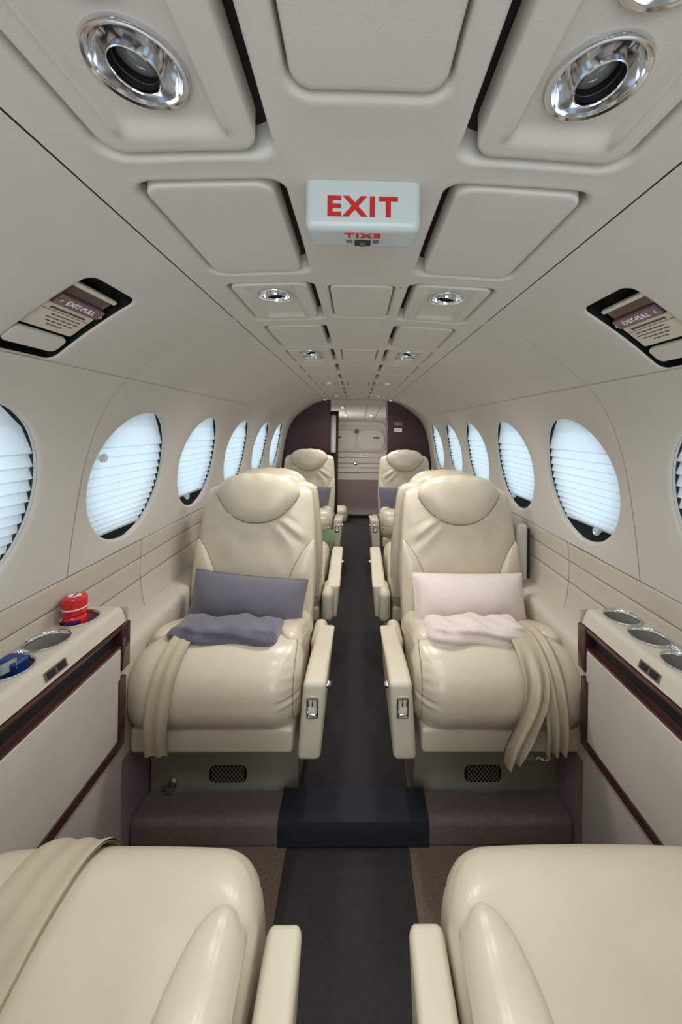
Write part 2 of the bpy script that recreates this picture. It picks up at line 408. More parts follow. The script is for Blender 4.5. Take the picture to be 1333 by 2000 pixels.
    for (h0, h1) in rows:
        for (y0, y1) in ((FRONT, 1.179), (1.182, 2.26), (2.263, AFT)):
            g = G(); sheet(g, fl, y0, y1, Lp.sH(h0), Lp.sH(h1), 10, 6, edge=.006); obj('side_panel', g, 'lower', wall)
    # armrest ledge and carpeted lower wall
    g = G(); sheet(g, fd, FRONT, AFT, 0, Led.L, 14, 26); obj('side_ledge', g, 'lower', wall)
    g = G(); sheet(g, fc, FRONT, AFT, 0, Lc.L, 10, 6); obj('carpeted_lower_wall', g, 'purple', wall)

    # windows: dark cavity, outer pane; each blind is a thing of its own
    for i, c in enumerate(WC[side]):
        n = i + 1 + (7 if side > 0 else 0)
        x0, h0, _, _ = W.at(sc)
        win = struct('window_%d' % n, (side * x0, c, E + WH))
        g = G(); P = []
        for (ka, kb, d) in ((WA, WB, .0115), (WA + .014, WB + .014, .0145), (WA + .014, WB + .014, .055), (.158, .170, .088), (.158, .170, .094)):
            P.append([fw(c + ka * math.cos(t), sc + kb * math.sin(t), d) for t in lin_(0, 2 * PI, 56)[:-1]])
        g.grid(P, closed_u=True); obj('window_frame', g, 'black', win)
        g = G(); P = []
        for k in range(8, -1, -1): P.append([fw(c + .160 * k / 8 * math.cos(t), sc + .172 * k / 8 * math.sin(t), .091) for t in lin_(0, 2 * PI, 40)[:-1]])
        g.grid(P, closed_u=True); obj('window_pane', g, 'glass', win)

order = ['nearest the camera on the', 'second from the front on the', 'third from the front on the', 'fourth from the front on the', 'fifth from the front on the', 'last before the bulkhead on the']
gaps = {-1: [.0, .0, .157, .135, .17, .172, .172], 1: [.0, .0, .138, .140, .168, .172, .172]}
for side, nm in ((-1, 'left'), (1, 'right')):
    fw = W.surf(side); sc = W.sH(WH)
    for i, c in enumerate(WC[side]):
        x0 = W.at(sc)[0]
        if i == 0: lab = 'white pleated blind beside the camera, out of view, %s side' % nm
        else: lab = 'white pleated blind in the oval window %s %s wall' % (order[i - 1], nm)
        t = thing('pleated_blind', lab, 'blind', (side * x0, c, E + WH), 'pleated window blinds')
        g = G(); bot = sc + (gaps[side][i] or .180); s = sc - .182; k = 0
        lines = []
        while s < bot:
            u = (s - sc + .182) / .36; amp = .0105 * (1 - .45 * u); lines.append((s, .0195 + (amp if k % 2 else 0)))
            p_ = .034 * (1 - .66 * u); s += (p_ * .22 if k % 2 == 0 else p_ * .78) if k > 1 else .05; k += 1
        lines.append((bot, .022))
        for (s0, d0), (s1, d1) in zip(lines[:-1], lines[1:]):
            L0 = .171 * math.sqrt(max(.0, 1 - ((s0 - sc) / .187) ** 2)); L1 = .171 * math.sqrt(max(.0, 1 - ((s1 - sc) / .187) ** 2))
            g.grid([[fw(c + L * u, s_, d) for u in lin_(-1, 1, 6)] for s_, d, L in ((s0, d0, L0), (s1, d1, L1))])
        obj('shade', g, 'blind', t, smooth=False)
        Lb = .166 * math.sqrt(max(.01, 1 - ((bot - sc) / .186) ** 2))
        g = G(); g.tube([fw(c + Lb * u, bot, .0205) for u in lin_(-1, 1, 8)], .0035, 8); obj('bottom_rail', g, 'white', t)
        kp = (bot + .004, .6) if i not in (1, 2) or side > 0 else (sc - .06, -.86)
        ky = c + (Lb * .55 if kp[1] > 0 else -.142)
        if side > 0 and kp[1] > 0: ky = c + (-Lb * .55 if i == 2 else Lb * .4)
        if side < 0 and kp[1] > 0: ky = c - Lb * .55
        p = Vector(fw(ky, kp[0], .015)); nn = -W.nrm(side, kp[0])
        g = G(); g.lathe([(.005, 0), (.005, .006), (.010, .008), (.0115, .012), (.010, .016), (.004, .018)], axes(p, (0, 1, 0), nn.cross(Vector((0, 1, 0)))), 20)
        obj('knob', g, 'acrylic', t)

# ------------------------------------------------------------------ ceiling strip with recessed panels
spots = [(.273, 'above the nearest seats'), (.192, 'cut by the top edge of the photo'), (.735, 'just behind the exit sign'), (1.285, 'in the third lamp row, forward of its pair'), (1.365, 'in the third lamp row, aft of its pair'),
         (2.16, 'in the fourth lamp row'), (3.0, 'in the last lamp row before the bulkhead')]
ceiling = struct('ceiling')
def fceil(a, b, d=0.0): return (a, b, E + .262 - .13 * a * a + d)
rowsY = [(-.46, -.02, 'blank'), (.05, .356, 'lamp'), (.392, .622, 'blank'), (.663, .884, 'lamp'), (.933, 1.180, 'blank'), (1.215, 1.46, 'lamp'), (1.50, 1.72, 'blank'),
         (1.765, 1.99, 'blank'), (2.05, 2.29, 'lamp'), (2.335, 2.57, 'blank'), (2.615, 2.86, 'blank'), (2.905, 3.15, 'lamp')]
edgesY = [FRONT] + [(rowsY[i][1] + rowsY[i + 1][0]) / 2 for i in range(len(rowsY) - 1)] + [3.25, AFT]
CX = [-.2915, -.0745, .0745, .2915]
roll = [('e', 0, .030), ('e', 0, .007), ('e', .0015, .0028), ('e', .004, .0006), ('e', .0075, -.0005), ('e', .012, 0), ('f', .8, 0), ('f', 1, 0)]
mid_holes = {1: (-.10, .290), 3: (.676, .868), 5: (1.225, 1.43), 8: (2.06, 2.27), 11: (2.93, 3.14)}
g = G(); gb = G()
def hole(x0, x1, y0, y1, X0, X1, Y0, Y1, r):
    ring_patch(g, fceil, rrect(x0, x1, y0, y1, r), rect_outline(X0, X1, Y0, Y1), roll)
    gb.grid([[fceil(a, b, .030) for a in (x0 - .002, x1 + .002)] for b in (y0 - .002, y1 + .002)])
for i, (y0, y1, kind) in enumerate(rowsY):
    Y0, Y1 = edgesY[i], edgesY[i + 1]
    hole(-.247, -.087, y0, y1, CX[0], CX[1], Y0, Y1, .022); hole(.087, .247, y0, y1, CX[2], CX[3], Y0, Y1, .022)
    if i in mid_holes:
        a, b = mid_holes[i]; Yc0 = Y0 if i != 1 else -.2
        if i == 1: Yc0 = -.24
        hole(-.0625, .0625, a, b, CX[1], CX[2], Yc0, Y1, .018)
    elif i == 0: sheet(g, fceil, CX[1], CX[2], Y0, -.24, 4, 4)
    else: sheet(g, fceil, CX[1], CX[2], Y0, Y1, 4, 4)
sheet(g, fceil, CX[0], CX[3], edgesY[-2], AFT, 12, 2)
for sx in (-1, 1): g.grid([[fceil(sx * .2915, y, d) for y in lin_(FRONT, AFT, 10)] for d in (0, .008)])
gb.grid([[fceil(a, b, .034) for a in lin_(-.33, .33, 8)] for b in (FRONT, AFT + .03)])
obj('headliner_strip', g, 'ceil', ceiling); obj('recess_backing', gb, 'dark', ceiling)
def lamp_zone(cx, y0, y1):
    def h(a, b):
        u = abs(a - cx); ridge = .0035 * math.exp(-((u - .047) / .004) ** 2) * smooth(y0 + .02, y0 + .05, b) * (1 - smooth(y1 - .035, y1 - .018, b))
        dish = -.006 * (1 - smooth(.038, .047, u)) * (1 - smooth(y1 - .036, y1 - .014, b))
        return ridge + dish
    return h
def ceil_plate(name, x0, x1, y0, y1, r, kind):
    g = G(); cx = (x0 + x1) / 2
    plate(g, lambda a, b, d: fceil(a, b, d + .004), lambda e: rrect(x0 + e, x1 - e, y0 + e, y1 - e, max(.004, r - e), 48 if kind == 'lamp' and y0 < .7 else 28), 0, .005,
          hfun=lamp_zone(cx, y0, y1) if kind == 'lamp' else None, rings=(0, .003, .007), inner=(56 if y0 < .7 else 26) if kind == 'lamp' else 6, back=.022)
    if kind == 'lamp':
        cs_ = [(math.copysign(.1705, cx), y) for y, _ in spots]; keep = []
        for f_ in g.f:
            mx = sum(g.v[i][0] for i in f_) / len(f_); my = sum(g.v[i][1] for i in f_) / len(f_)
            if all(math.hypot(mx - a, my - b) > .0308 for a, b in cs_): keep.append(f_)
        g.f = keep
    return obj(name, g, 'ceil', ceiling)
for i, (y0, y1, kind) in enumerate(rowsY):
    for sx in (-1, 1):
        a, b = sorted((sx * .1005, sx * .2405))
        ceil_plate('lamp_panel' if kind == 'lamp' else 'ceiling_panel', a, b, y0 + .004, y1 - .006, .020, kind)
    if i in mid_holes:
        a, b = mid_holes[i]; ceil_plate('centre_panel', -.0592, .0592, a + .003, b - .003, .017, 'blank')

# reading lights
def reading_light(x, y, tilt, lab, big=True):
    z = fceil(x, y)[2] + .004
    t = thing('reading_light', lab, 'light', (x, y, z), 'eyeball reading lights of the headliner')
    mt = Matrix.Translation((x, y, z)); n = 48 if big else 28
    g = G(); prof = [(.0352, .004), (.0360, .0005), (.0350, -.0020), (.0335, -.0022), (.0320, -.0012), (.0305, -.0014), (.0296, .001)]
    g.lathe(prof, mt, n, False); obj('bezel', g, 'chrome', t)
    g = G(); g.lathe([(.0296, .001), (.0288, .006), (.0262, .012), (.022, .017), (.014, .021), (.0, .022)], mt, n, False); obj('reflector', g, 'chrome', t)
    mt2 = mt @ Matrix.Translation((0, 0, .008)) @ Matrix.Rotation(tilt[0], 4, 'X') @ Matrix.Rotation(tilt[1], 4, 'Y')
    g = G(); g.lathe([(.0200, .014), (.0196, .0), (.0182, -.0095), (.0176, -.0122), (.0168, -.0126), (.0160, -.0112), (.0157, -.004)], mt2, n, False); eb = obj('eyeball', g, 'chrome', t)
    g = G(); g.lathe([(.0158, -.0095), (.0156, .004)], mt2, n, False); obj('barrel_lining', g, 'black', eb)
    g = G(); g.lathe([(.0157, .002), (.010, -.0005), (.004, -.0015), (0, -.0017)], mt2, n, False); obj('lens', g, 'lens', eb)
    l = bpy.data.lights.new('cabin_fill_spot', 'SPOT'); l.energy = SPOT_W * (.58 if y < .4 else .8 if y < 1 else 1.0 if y < 2 else 1.9); l.color = (.93, .97, 1.0) if y < .4 else (1.0, .985, .955); l.spot_size = 2.75; l.spot_blend = 1.0; l.shadow_soft_size = .04
    lo_ = bpy.data.objects.new('cabin_fill_spot', l); COL.objects.link(lo_); lo_.parent = t; lo_.location = (0, 0, -.02)  # added cabin fill; the fixture above it is unlit
for k, (y, wd) in enumerate(spots):
    for sx, nm in ((-1, 'left'), (1, 'right')):
        tl = [(-.10, -.12), (-.2, 0), (.05, .15), (-.1, .25), (.25, -.2), (.15, .2), (.2, 0)][k]
        reading_light(sx * .1705, y, (tl[0], tl[1] * sx), 'chrome reading light %s, %s side' % (wd, nm), k < 3)

# plates on the upper walls near the top edge of the picture
for side, nm in ((-1, 'left'), (1, 'right')):
    f = U.surf(side); g = G()
    plate(g, f, lambda e: rrect(.02 + e, .283 - e, .004 + e, .10 - e, .018 - e * .8), 0, .004, rings=(0, .002, .005))
    t = obj('cover_plate', g, 'trim'); t['label'] = 'beige cover plate on the upper %s wall beside the ceiling strip, at the photo edge' % nm; t['category'] = 'panel'

# exit sign
t = thing('exit_sign', 'white box exit sign with red letters hanging from the ceiling centre', 'sign', (.006, .40, E + .262))
g = G()
g.rbox((-.0640, .390, E + .2115), (.0600, .434, E + .270), .0085, 5, (4, 6, 3)); obj('housing', g, 'white', t)
text('lettering', 'EXIT', axes((-.0035, .3897, E + .2335), (1, 0, 0), (0, 0, 1)), .0285, 'red', t, bold=.0011, wide=1.10, space=1.22)
text('lettering', 'EXIT', axes((-.002, .4045, E + .2112), (-1, 0, 0), (0, -1, 0)), .0130, 'red', t, bold=.0003, wide=1.35, space=1.15)
g = G(); g.box((-.011, .4135, E + .2090), (.007, .4215, E + .216)); sw = obj('switch', g, 'black', t, smooth=False)
g = G(); g.box((-.005, .415, E + .2070), (.001, .4200, E + .2092)); obj('slider', g, 'inst', sw, smooth=False)
g = G()
for k in range(3):
    for x in (-.0205, .0095): g.box((x, .4135 + k * .0025, E + .2111), (x + .007, .4147 + k * .0025, E + .2120))
obj('small_print', g, 'print', t, smooth=False)

# emergency exit handles in the upper walls
for side, nm in ((-1, 'left'), (1, 'right')):
    f = U.surf(side); y0, y1, s0, s1 = .545, .656, U.sH(.217), U.sH(.1125); L = s1 - s0
    t = thing('emergency_exit_handle', 'recessed emergency exit pull handle with maroon placard in the %s upper wall' % nm, 'handle', f((y0 + y1) / 2, (s0 + s1) / 2, .03), 'emergency exit handles')
    g = G(); sheet(g, lambda a, b: f(a, b, .029), y0 - .004, y1 + .004, s0 - .004, s1 + .004, 4, 8); rr_ = rrect(y0, y1, s0, s1, .016); g.grid([[f(a, b, d) for a, b in rr_] for d in (.003, .029)], closed_u=True); obj('recess_back', g, 'black', t)
    def bar(sa, sb, yy0, yy1, d0, d1, name, m_, par, r=.003):
        g = G(); plate(g, lambda a, b, d: f(a, b, d + d1 - (d1 - d0) * (1 - (b - sa) / (sb - sa)) * 0), lambda e: rrect(yy0 + e, yy1 - e, sa + e, sb - e, r), 0, .002, rings=(0, .0008, .0015), inner=3, back=.004)
        return obj(name, g, m_, par)
    hb = bar(s0 + L * .14, s0 + L * .40, y0 + .002, y1 - .016, .014, .010, 'pull_handle', 'maroon', t)
    bar(s0 + L * .135, s0 + L * .175, y0 + .002, y1 - .016, .009, .006, 'handle_edge', 'plate', hb, .001)
    st = bar(s0 + L * .29, s0 + L * .40, y0 + .008, y1 - .012, .006, .004, 'text_strip', 'maroonlight', hb, .003)
    pl = bar(s0 + L * .415, s0 + L * .70, y0 + .001, y1 - .010, .008, .008, 'placard', 'plate', t)
    cv = bar(s0 + L * .725, s0 + L * .91, y0 + .001, y1 - .012, .004, .003, 'cover_flap', 'trim', t, .01)
    def put(body, s_, yc, size, m_, par, d):
        pt = f(yc, s_, d); x = Vector((0, side * -1 * -1, 0)) if False else Vector((0, 1, 0)) * (1 if side < 0 else -1)
        a_, b_ = Vector(f(yc, s_ - .004)), Vector(f(yc, s_ + .004))
        text('lettering', body, axes(pt, x, a_ - b_), size, m_, par, bold=.0002)
    put('EXIT-PULL', s0 + L * .345, (y0 + y1) / 2 - .003, .0125, 'label', st, .0012)
    put('REMOVE COVER TO OPEN DOOR', s0 + L * .455, (y0 + y1) / 2 - .005, .0046, 'print', pl, .0052)
    for k in range(4):
        g = G(); ww = (.030, .034, .028, .020)[k]; sk = s0 + L * (.515 + .038 * k); yc = (y0 + y1) / 2 + .004
        for q in range(5 - (k == 3)):
            ya = yc - ww + 2 * ww * q / 5; g.grid([[f(a, b, .0055) for a in (ya, ya + ww * .33)] for b in (sk, sk + .0022)])
        obj('print_line', g, 'print', pl, smooth=False)
    g = G(); g.grid([[f(a, b, .0055) for a in (y0 + .004, y1 - .013)] for b in (s0 + L * .482, s0 + L * .488)]); obj('print_line', g, 'print', pl, smooth=False)
    for yy in (y0 + .012, y1 - .016):
        p = Vector(f(yy, s0 + L * .345, .0015)); nn = -U.nrm(side, s0 + L * .345)
        g = G(); g.lathe([(.0032, 0), (.0032, .0012), (.0018, .0022), (0, .0024)], axes(p, (0, 1, 0), nn.cross(Vector((0, 1, 0)))), 14); obj('rivet', g, 'chrome', st)

# ------------------------------------------------------------------ floor, spar step, runners
floor = struct('floor')
g = G(); g.box((-.62, FRONT, -.03), (.62, 4.62, 0)); obj('floor_carpet', g, 'carpet2', floor, smooth=False)
t = thing('spar_step', 'low carpeted step across the floor in front of the facing seats', 'step', (0, 1.03, 0))
g = G(); g.rbox((-.60, .986, -.005), (.60, 1.077, .068), .016, 4, (10, 2, 1)); obj('carpet_cover', g, 'carpet', t)
g = G()
prof = [(.9835, .001), (.9835, .03), (.9835, .054), (.988, .066), (1.000, .0705), (1.03, .0705), (1.06, .0705), (1.080, .069), (1.083, .04), (1.083, .001)]
g.grid([[(x, y, z) for y, z in prof] for x in lin_(-.203, .203, 6)]); obj('step_mat', g, 'navy', t, label='navy black mat over the step')
g = G(); g.rbox((-.178, -.70, 0), (.148, .980, .006), .0025, 2, (4, 12, 1)); o = obj('aisle_runner', g, 'runner'); o['label'] = 'black aisle runner on the floor between the two near seats'; o['category'] = 'runner'
g = G(); g.rbox((-.168, 1.085, 0), (.168, 4.58, .006), .0025, 2, (4, 20, 1)); o = obj('aisle_runner', g, 'runner'); o['label'] = 'long black aisle runner from the step back to the baggage area'; o['category'] = 'runner'

# ------------------------------------------------------------------ sidewall cabinets with cup holders
for side, nm in ((-1, 'left'), (1, 'right')):
    t = thing('sidewall_cabinet', 'beige sidewall table cabinet with maroon trim and cup holders on the %s' % nm, 'cabinet', (side * .585, .32, 0))
    def q(x, y, h): return (side * x, y, E + h)
    Y0, Y1 = -.30, .945
    cups = [(.872, .648), (.782, .648), (.692, .645)] if side < 0 else [(.890, .648), (.806, .648), (.712, .645)]
    # top with cup holes
    g = G(); edges = [Y1 - .012, (cups[0][0] + cups[1][0]) / 2, (cups[1][0] + cups[2][0]) / 2, .645]
    for (cy, cx), y1, y0 in zip(cups, edges[:-1], edges[1:]):
        outer = rect_outline(.602, .692, y0, y1); inner = [(cx + .037 * math.cos(a), cy + .037 * math.sin(a)) for a in [math.atan2(B - cy, A - cx) for A, B in outer]]
        ring_patch(g, lambda a, b, d: q(a, b, -.455 + d), inner, outer, [('e', 0, -.06), ('e', 0, 0), ('f', .5, 0), ('f', 1, 0)])
    sheet(g, lambda a, b: q(a, b, -.455), .602, .692, Y0, .645, 2, 4)
    # fascia and far end, rounded
    prof = [(.602, -.455), (.597, -.4565), (.5925, -.460), (.589, -.466), (.582, -.487), (.580, -.491), (.586, -.493)]
    g.grid([[q(x, y, h) for y in (Y0, Y1 - .012)] for x, h in prof])
    g.grid([[q(x, y, h - (Y1 - .012 - y) * 0 - e) for (y, e) in ((Y1 - .012, 0), (Y1 - .006, .0015), (Y1 - .001, .006), (Y1, .012))] for x, h in [(.692, -.455), (.65, -.455)] + prof[:1]])
    g.grid([[q(x + e * .3, y, h - e) for (y, e) in ((Y1 - .012, 0), (Y1 - .006, .0015), (Y1 - .001, .006), (Y1, .012))] for x, h in prof[:-1]])
    g.grid([[q(x, Y1, h) for x in (.58, .692)] for h in (-.46, -.495)])
    obj('top', g, 'lower', t)
    # maroon slot: frame and dark recess
    g = G()
    sl = [(.584, -.493), (.578, -.4935), (.5765, -.497), (.5775, -.503), (.596, -.506), (.600, -.525), (.596, -.540), (.5775, -.541), (.577, -.546), (.584, -.547)]
    g.grid([[q(x, y, h) for y in lin_(Y0, Y1 - .03, 6)] for x, h in sl])
    g.rbox((min(side * .574, side * .60), Y1 - .03, E - .605), (max(side * .574, side * .60), Y1 + .002, E - .4925), .003, 2)
    obj('slot_trim', g, 'maroon', t)
    g = G(); g.grid([[q(.595, y, h) for y in (Y0, Y1 - .031)] for h in (-.505, -.541)]); obj('slot_recess', g, 'black', t)
    # big side panel below, with maroon edge strips
    g = G(); lo, hi = sorted((side * .577, side * .60)); g.rbox((lo, Y0, E - .772), (hi, Y1 - .03, E - .548), .004, 3, (1, 6, 4)); obj('side_panel', g, 'panel', t)
    g = G(); lo, hi = sorted((side * .586, side * .61)); g.rbox((lo, Y1 - .034, E - .790), (hi, Y1 + .012, E - .590), .004, 2); obj('end_panel', g, 'lower', t)
    g = G(); lo, hi = sorted((side * .5745, side * .60)); g.rbox((lo, Y1 - .040, E - .775), (hi, Y1 - .012, E - .622), .002, 2); obj('edge_strip', g, 'maroon', t)
    g = G(); lo, hi = sorted((side * .5760, side * .60)); g.rbox((lo, Y0, E - .795), (hi, Y1 - .012, E - .772), .002, 2); obj('edge_strip', g, 'maroon', t)
    g = G(); lo, hi = sorted((side * .583, side * .60)); g.rbox((lo, Y0, 0.0), (hi, Y1 - .012, E - .796), .003, 2); obj('kick_panel', g, 'kick', t)
    g = G(); g.grid([[q(x, y, h) for y in (Y0, .90)] for x, h in ((.70, -.47), (.70, -.58), (.60, -.60), (.60, -1.12))]); obj('carcass', g, 'dark', t)
    # cup holders
    for cy, cx in cups:
        mt = Matrix.Translation(q(cx, cy, -.455)); g = G()
        g.lathe([(.0365, -.004), (.0405, .0), (.0412, .003), (.0400, .0052), (.0380, .0050), (.0362, .002), (.0355, -.003)], mt, 40, False); rim = obj('cup_holder', g, 'chrome', t)
        g = G(); g.lathe([(.0355, -.003), (.0345, -.03), (.0335, -.055), (.030, -.058), (0, -.058)], mt, 40, False); obj('cup_well', g, 'cupgrey', rim)
    mt = Matrix.Translation(q(.671, (cups[1][0] + cups[2][0]) / 2, -.455)); g = G()
    g.lathe([(.0, .012), (.006, .0115), (.010, .009), (.0125, .004), (.0130, 0)], mt, 24, False); obj('chrome_button', g, 'chrome', t)
    # switch plate on the fascia
    ya, yb = .700, .752
    def fas(y, s_, d): return q(.589 - .007 * s_ - d * .95, y, -.467 - .019 * s_ + d * .3)
    g = G(); g.grid([[fas(y, s_, d) for y in (ya, yb)] for s_, d in ((.08, .0), (.08, .0018), (.92, .0018), (.92, 0))]); sp = obj('switch_plate', g, 'inst', t, smooth=False)
    for k in range(2):
        g = G(); y_ = ya + .005 + k * .024
        g.grid([[fas(y, s_, d) for y in (y_, y_ + .018)] for s_, d in ((.2, .0018), (.2, .0034), (.8, .0028), (.8, .0018))]); obj('switch', g, 'black', sp, smooth=False)

# things in the left cup holders
zc = E - .455
t = thing('gum_tub', 'red plastic gum tub with ribbed waist standing in the left cup holder', 'tub', (-.648, .886, zc - .055))
mt = Matrix.Translation((-.655, .866, zc - .046)); g = G()
g.lathe([(.020, 0), (.0235, .003), (.0245, .010), (.0245, .052), (.0228, .058), (.0212, .062), (.0235, .067), (.0235, .070)], mt, 40); obj('body', g, 'tubred', t)
g = G(); g.lathe([(.0243, .070), (.0250, .072), (.0250, .078)], mt, 40, False); g.lathe([(.0250, .0812), (.0250, .098), (.0232, .103), (.018, .105), (0, .105)], mt, 40, False); lid = obj('lid', g, 'tubred', t)
g = G(); g.lathe([(.0250, .078), (.0255, .0796), (.0250, .0812)], mt, 40, False); obj('lid_stripe', g, 'label', lid)
g = G(); g.lathe([(.0, .1058), (.0145, .1056)], mt @ Matrix.Diagonal((1, .75, 1, 1)), 30, False); ll = obj('lid_label', g, 'label', lid)
g = G(); g.box((-.657, .858, zc + .0598), (-.653, .874, zc + .0605)); obj('lid_mark', g, 'bluetext', lid, smooth=False)
g = G(); P = []
for h in (.026, .044): P.append([tuple(mt @ Vector((.0249 * math.cos(a), .0249 * math.sin(a), h))) for a in lin_(-2.0, -.6, 14)])
g.grid(P); obj('side_label', g, 'pinklabel', t)
for k, chh in enumerate('mentos'):
    a = -2.05 + k * .29; rr2 = .0252; p = mt @ Vector((rr2 * math.cos(a), rr2 * math.sin(a), .0525))
    text('letter', chh, axes(p, (-math.sin(a), math.cos(a), .12), (0, 0, 1)), .0165, 'bluetext', t, bold=.0007)
t = thing('wrapped_snack', 'navy blue wrapped packet standing in the third left cup holder', 'packet', (-.645, .700, zc - .055))
g = G()
def crinkle(p):
    p = np.array(p); k = 1 + .10 * math.sin(60 * p[2] + 5 * p[0] * 30); return np.array([p[0] + .003 * math.sin(130 * p[2]), p[1] * 1.0 + .003 * math.sin(110 * p[0] + 80 * p[2]), p[2]])
g.rbox((-.670, .683, zc - .054), (-.622, .717, zc + .018), .008, 3, (5, 4, 10), crinkle); b_ = obj('body', g, 'blue', t)
g = G(); g.grid([[(-.668 + .046 * u, .6825 + .004 * math.sin(u * 9) + .03 * u * v * 0, zc - .012 + .02 * v + .02 * u) for u in lin_(0, 1, 8)] for v in (0, 1)]); obj('white_band', g, 'white', t)

# ------------------------------------------------------------------ seats
def back_c(z): return .420 + .17 * (z - .40)
WT = crv([(.38, .216), (.48, .220), (.60, .223), (.72, .217), (.80, .211), (.845, .206), (.872, .196), (.889, .172), (.897, .12)], 10)
TT = crv([(.38, .085), (.48, .100), (.60, .100), (.72, .096), (.80, .090), (.845, .082), (.872, .070), (.889, .048), (.897, .022)], 10)
def bw(z): return float(np.interp(z, WT[:, 0], WT[:, 1])), float(np.interp(z, TT[:, 0], TT[:, 1]))
def back_front(x, z):
    w_, t_ = bw(min(z, .86)); q_ = min(.97, abs(x / w_))
    return back_c(z) - t_ / 2 * (1 - q_ ** 4) ** .25
def back_surf(x, z):
    e = .004; p = Vector((x, back_front(x, z), z))
    dx = Vector((2 * e, back_front(x + e, z) - back_front(x - e, z), 0)); dz = Vector((0, back_front(x, z + e) - back_front(x, z - e), 2 * e))
    return p, dx.cross(dz).normalized()
def cush_top(x, y):
    z = .515 + .006 * (1 - (x / .23) ** 2) - .060 * smooth(.12, .36, y)
    return z
def make_seat(a, label):
    """a = sign of the aisle side; the seat faces -y"""
    t = thing('cabin_seat', label, 'seat', (0, 0, 0), 'cream leather cabin seats')
    rnd = random.Random(7)
    # cushion: front roll, crown, dip to the rear, puckers on the aisle-side front seam
    def cf(p):
        x, y, z = p; k = (z - .30) / .215
        if k > .4: z -= (.060 * smooth(.12, .36, y)) * (k - .4) / .6
        z += .007 * (1 - (x / .23) ** 2) * max(0, k)
        if y < .12: y -= .012 * math.sin(PI * min(1, max(0, k))) * (1 - (x / .24) ** 4)
        y += .034 * smooth(.140, .232, a * x) ** 2 * (1 - smooth(.05, .22, y))
        u = (a * x - .206) / .022; fr = 1 - smooth(.03, .13, y)
        pk = math.exp(-u * u) * fr * smooth(.32, .37, z) * (1 - smooth(.50, .525, z))
        y += pk * (.0030 * math.sin(z * 2 * PI / .0150 + 3 * math.sin(z * 55)) + .001)
        x *= 1 - .050 * smooth(.095, .135, y) * (1 if a * x > 0 else .6)
        # shallow wrinkles on the crown
        z += .0012 * math.sin(40 * x + 18 * y) * math.sin(31 * y) * smooth(.1, .2, y)
        return np.array([x, y, z])
    RA, RW = .034, .070; rings = []; seam = None
    xs = [.228 - RA * (1 - math.sin(PI / 2 * k / 6)) for k in range(6, -1, -1)] + lin_(.205, -.166, 44) + [-.236 + RW * (1 - math.sin(PI / 2 * k / 10)) for k in range(1, 11)]
    for x in xs:
        if x > .228 - RA: e = RA - math.sqrt(max(0, RA * RA - (x - .228 + RA) ** 2))
        elif x < -.236 + RW: e = RW - math.sqrt(max(0, RW * RW - (x + .236 - RW) ** 2))
        else: e = 0
        rings.append([tuple(cf((a * x, y, z))) for y, z in rrect(0 + e, .445 - e, .302 + e, .515 - e, .094 - min(e, .06), 36)])
        if seam is None and x <= .212: seam = [p for p in rings[-1] if p[1] < .15 and p[2] > .33]
    g = G(); g.loft(rings); cu = obj('cushion', g, 'leather', t, local=True, angle=80)
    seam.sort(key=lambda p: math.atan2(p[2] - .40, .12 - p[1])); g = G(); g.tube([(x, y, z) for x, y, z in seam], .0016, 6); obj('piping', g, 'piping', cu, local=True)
    g = G(); g.rbox((-.212, .024, .262), (.214, .43, .33), .012, 3, (2, 2, 1)); obj('cushion_skirt', g, 'leather', t, local=True)
    # side bolsters of the cushion
    def cs(x, y):
        e = .003; zz = lambda x, y: cush_top(x, y) - .030 * smooth(.182, .218, abs(x)) ** 2 ; n = Vector((-(zz(x + e, y) - zz(x - e, y)) / (2 * e), -(zz(x, y + e) - zz(x, y - e)) / (2 * e), 1)).normalized()
        return Vector((x, y, zz(x, y))), n
    for sx in (-1, 1):
        out = loop([(sx * .204, .112), (sx * .217, .125), (sx * .2185, .26), (sx * .218, .40), (sx * .120, .41), (sx * .126, .30), (sx * .138, .20), (sx * .158, .135), (sx * .182, .110)], 7)
        g = G(); g.star(out, (sx * .182, .22), cs, .016, 5.0, 14, -.014); obj('cushion_bolster', g, 'leather', t, local=True, angle=80)
    # backrest shell with radiating creases under the headrest
    rings = []; N = 120
    zs = sorted(set([.38 + .515 * i / 80 for i in range(81)] + [.880, .886, .891, .8945, .8965]))
    for z in zs:
        w_, t_ = bw(z); yc = back_c(z); row = []
        for i in range(N):
            th = 2 * PI * i / N; cx, sy = math.cos(th), math.sin(th)
            x = w_ * math.copysign(abs(cx) ** .5, cx); y = yc + t_ / 2 * math.copysign(abs(sy) ** .5, sy)
            if sy < 0:
                # crease field
                dx, dz = x, .845 - z; ang = math.atan2(dx, max(.01, dz)); rad = math.hypot(dx, dz)
                m_ = smooth(.095, .125, rad) * (1 - smooth(.15, .27, rad)) * (1 - smooth(1.0, 1.35, abs(ang)))
                fold = abs(math.sin(ang * 8 + .9 * math.sin(ang * 6 + a))) ** 1.8; y -= .0115 * m_ * fold * (.45 + .55 * math.sin(ang * 4.3 + a * .8) ** 2)
                # broad dish of the centre panel, swell of the upper shoulders
                y += .006 * math.exp(-(x / .10) ** 2) * smooth(.50, .60, z) * (1 - smooth(.68, .76, z))
                y += .0015 * math.sin(x * 60) * math.sin(z * 45)
            row.append((x, y, z))
        rings.append(row)
    g = G(); g.loft(rings); obj('backrest', g, 'leather', t, local=True, angle=80)
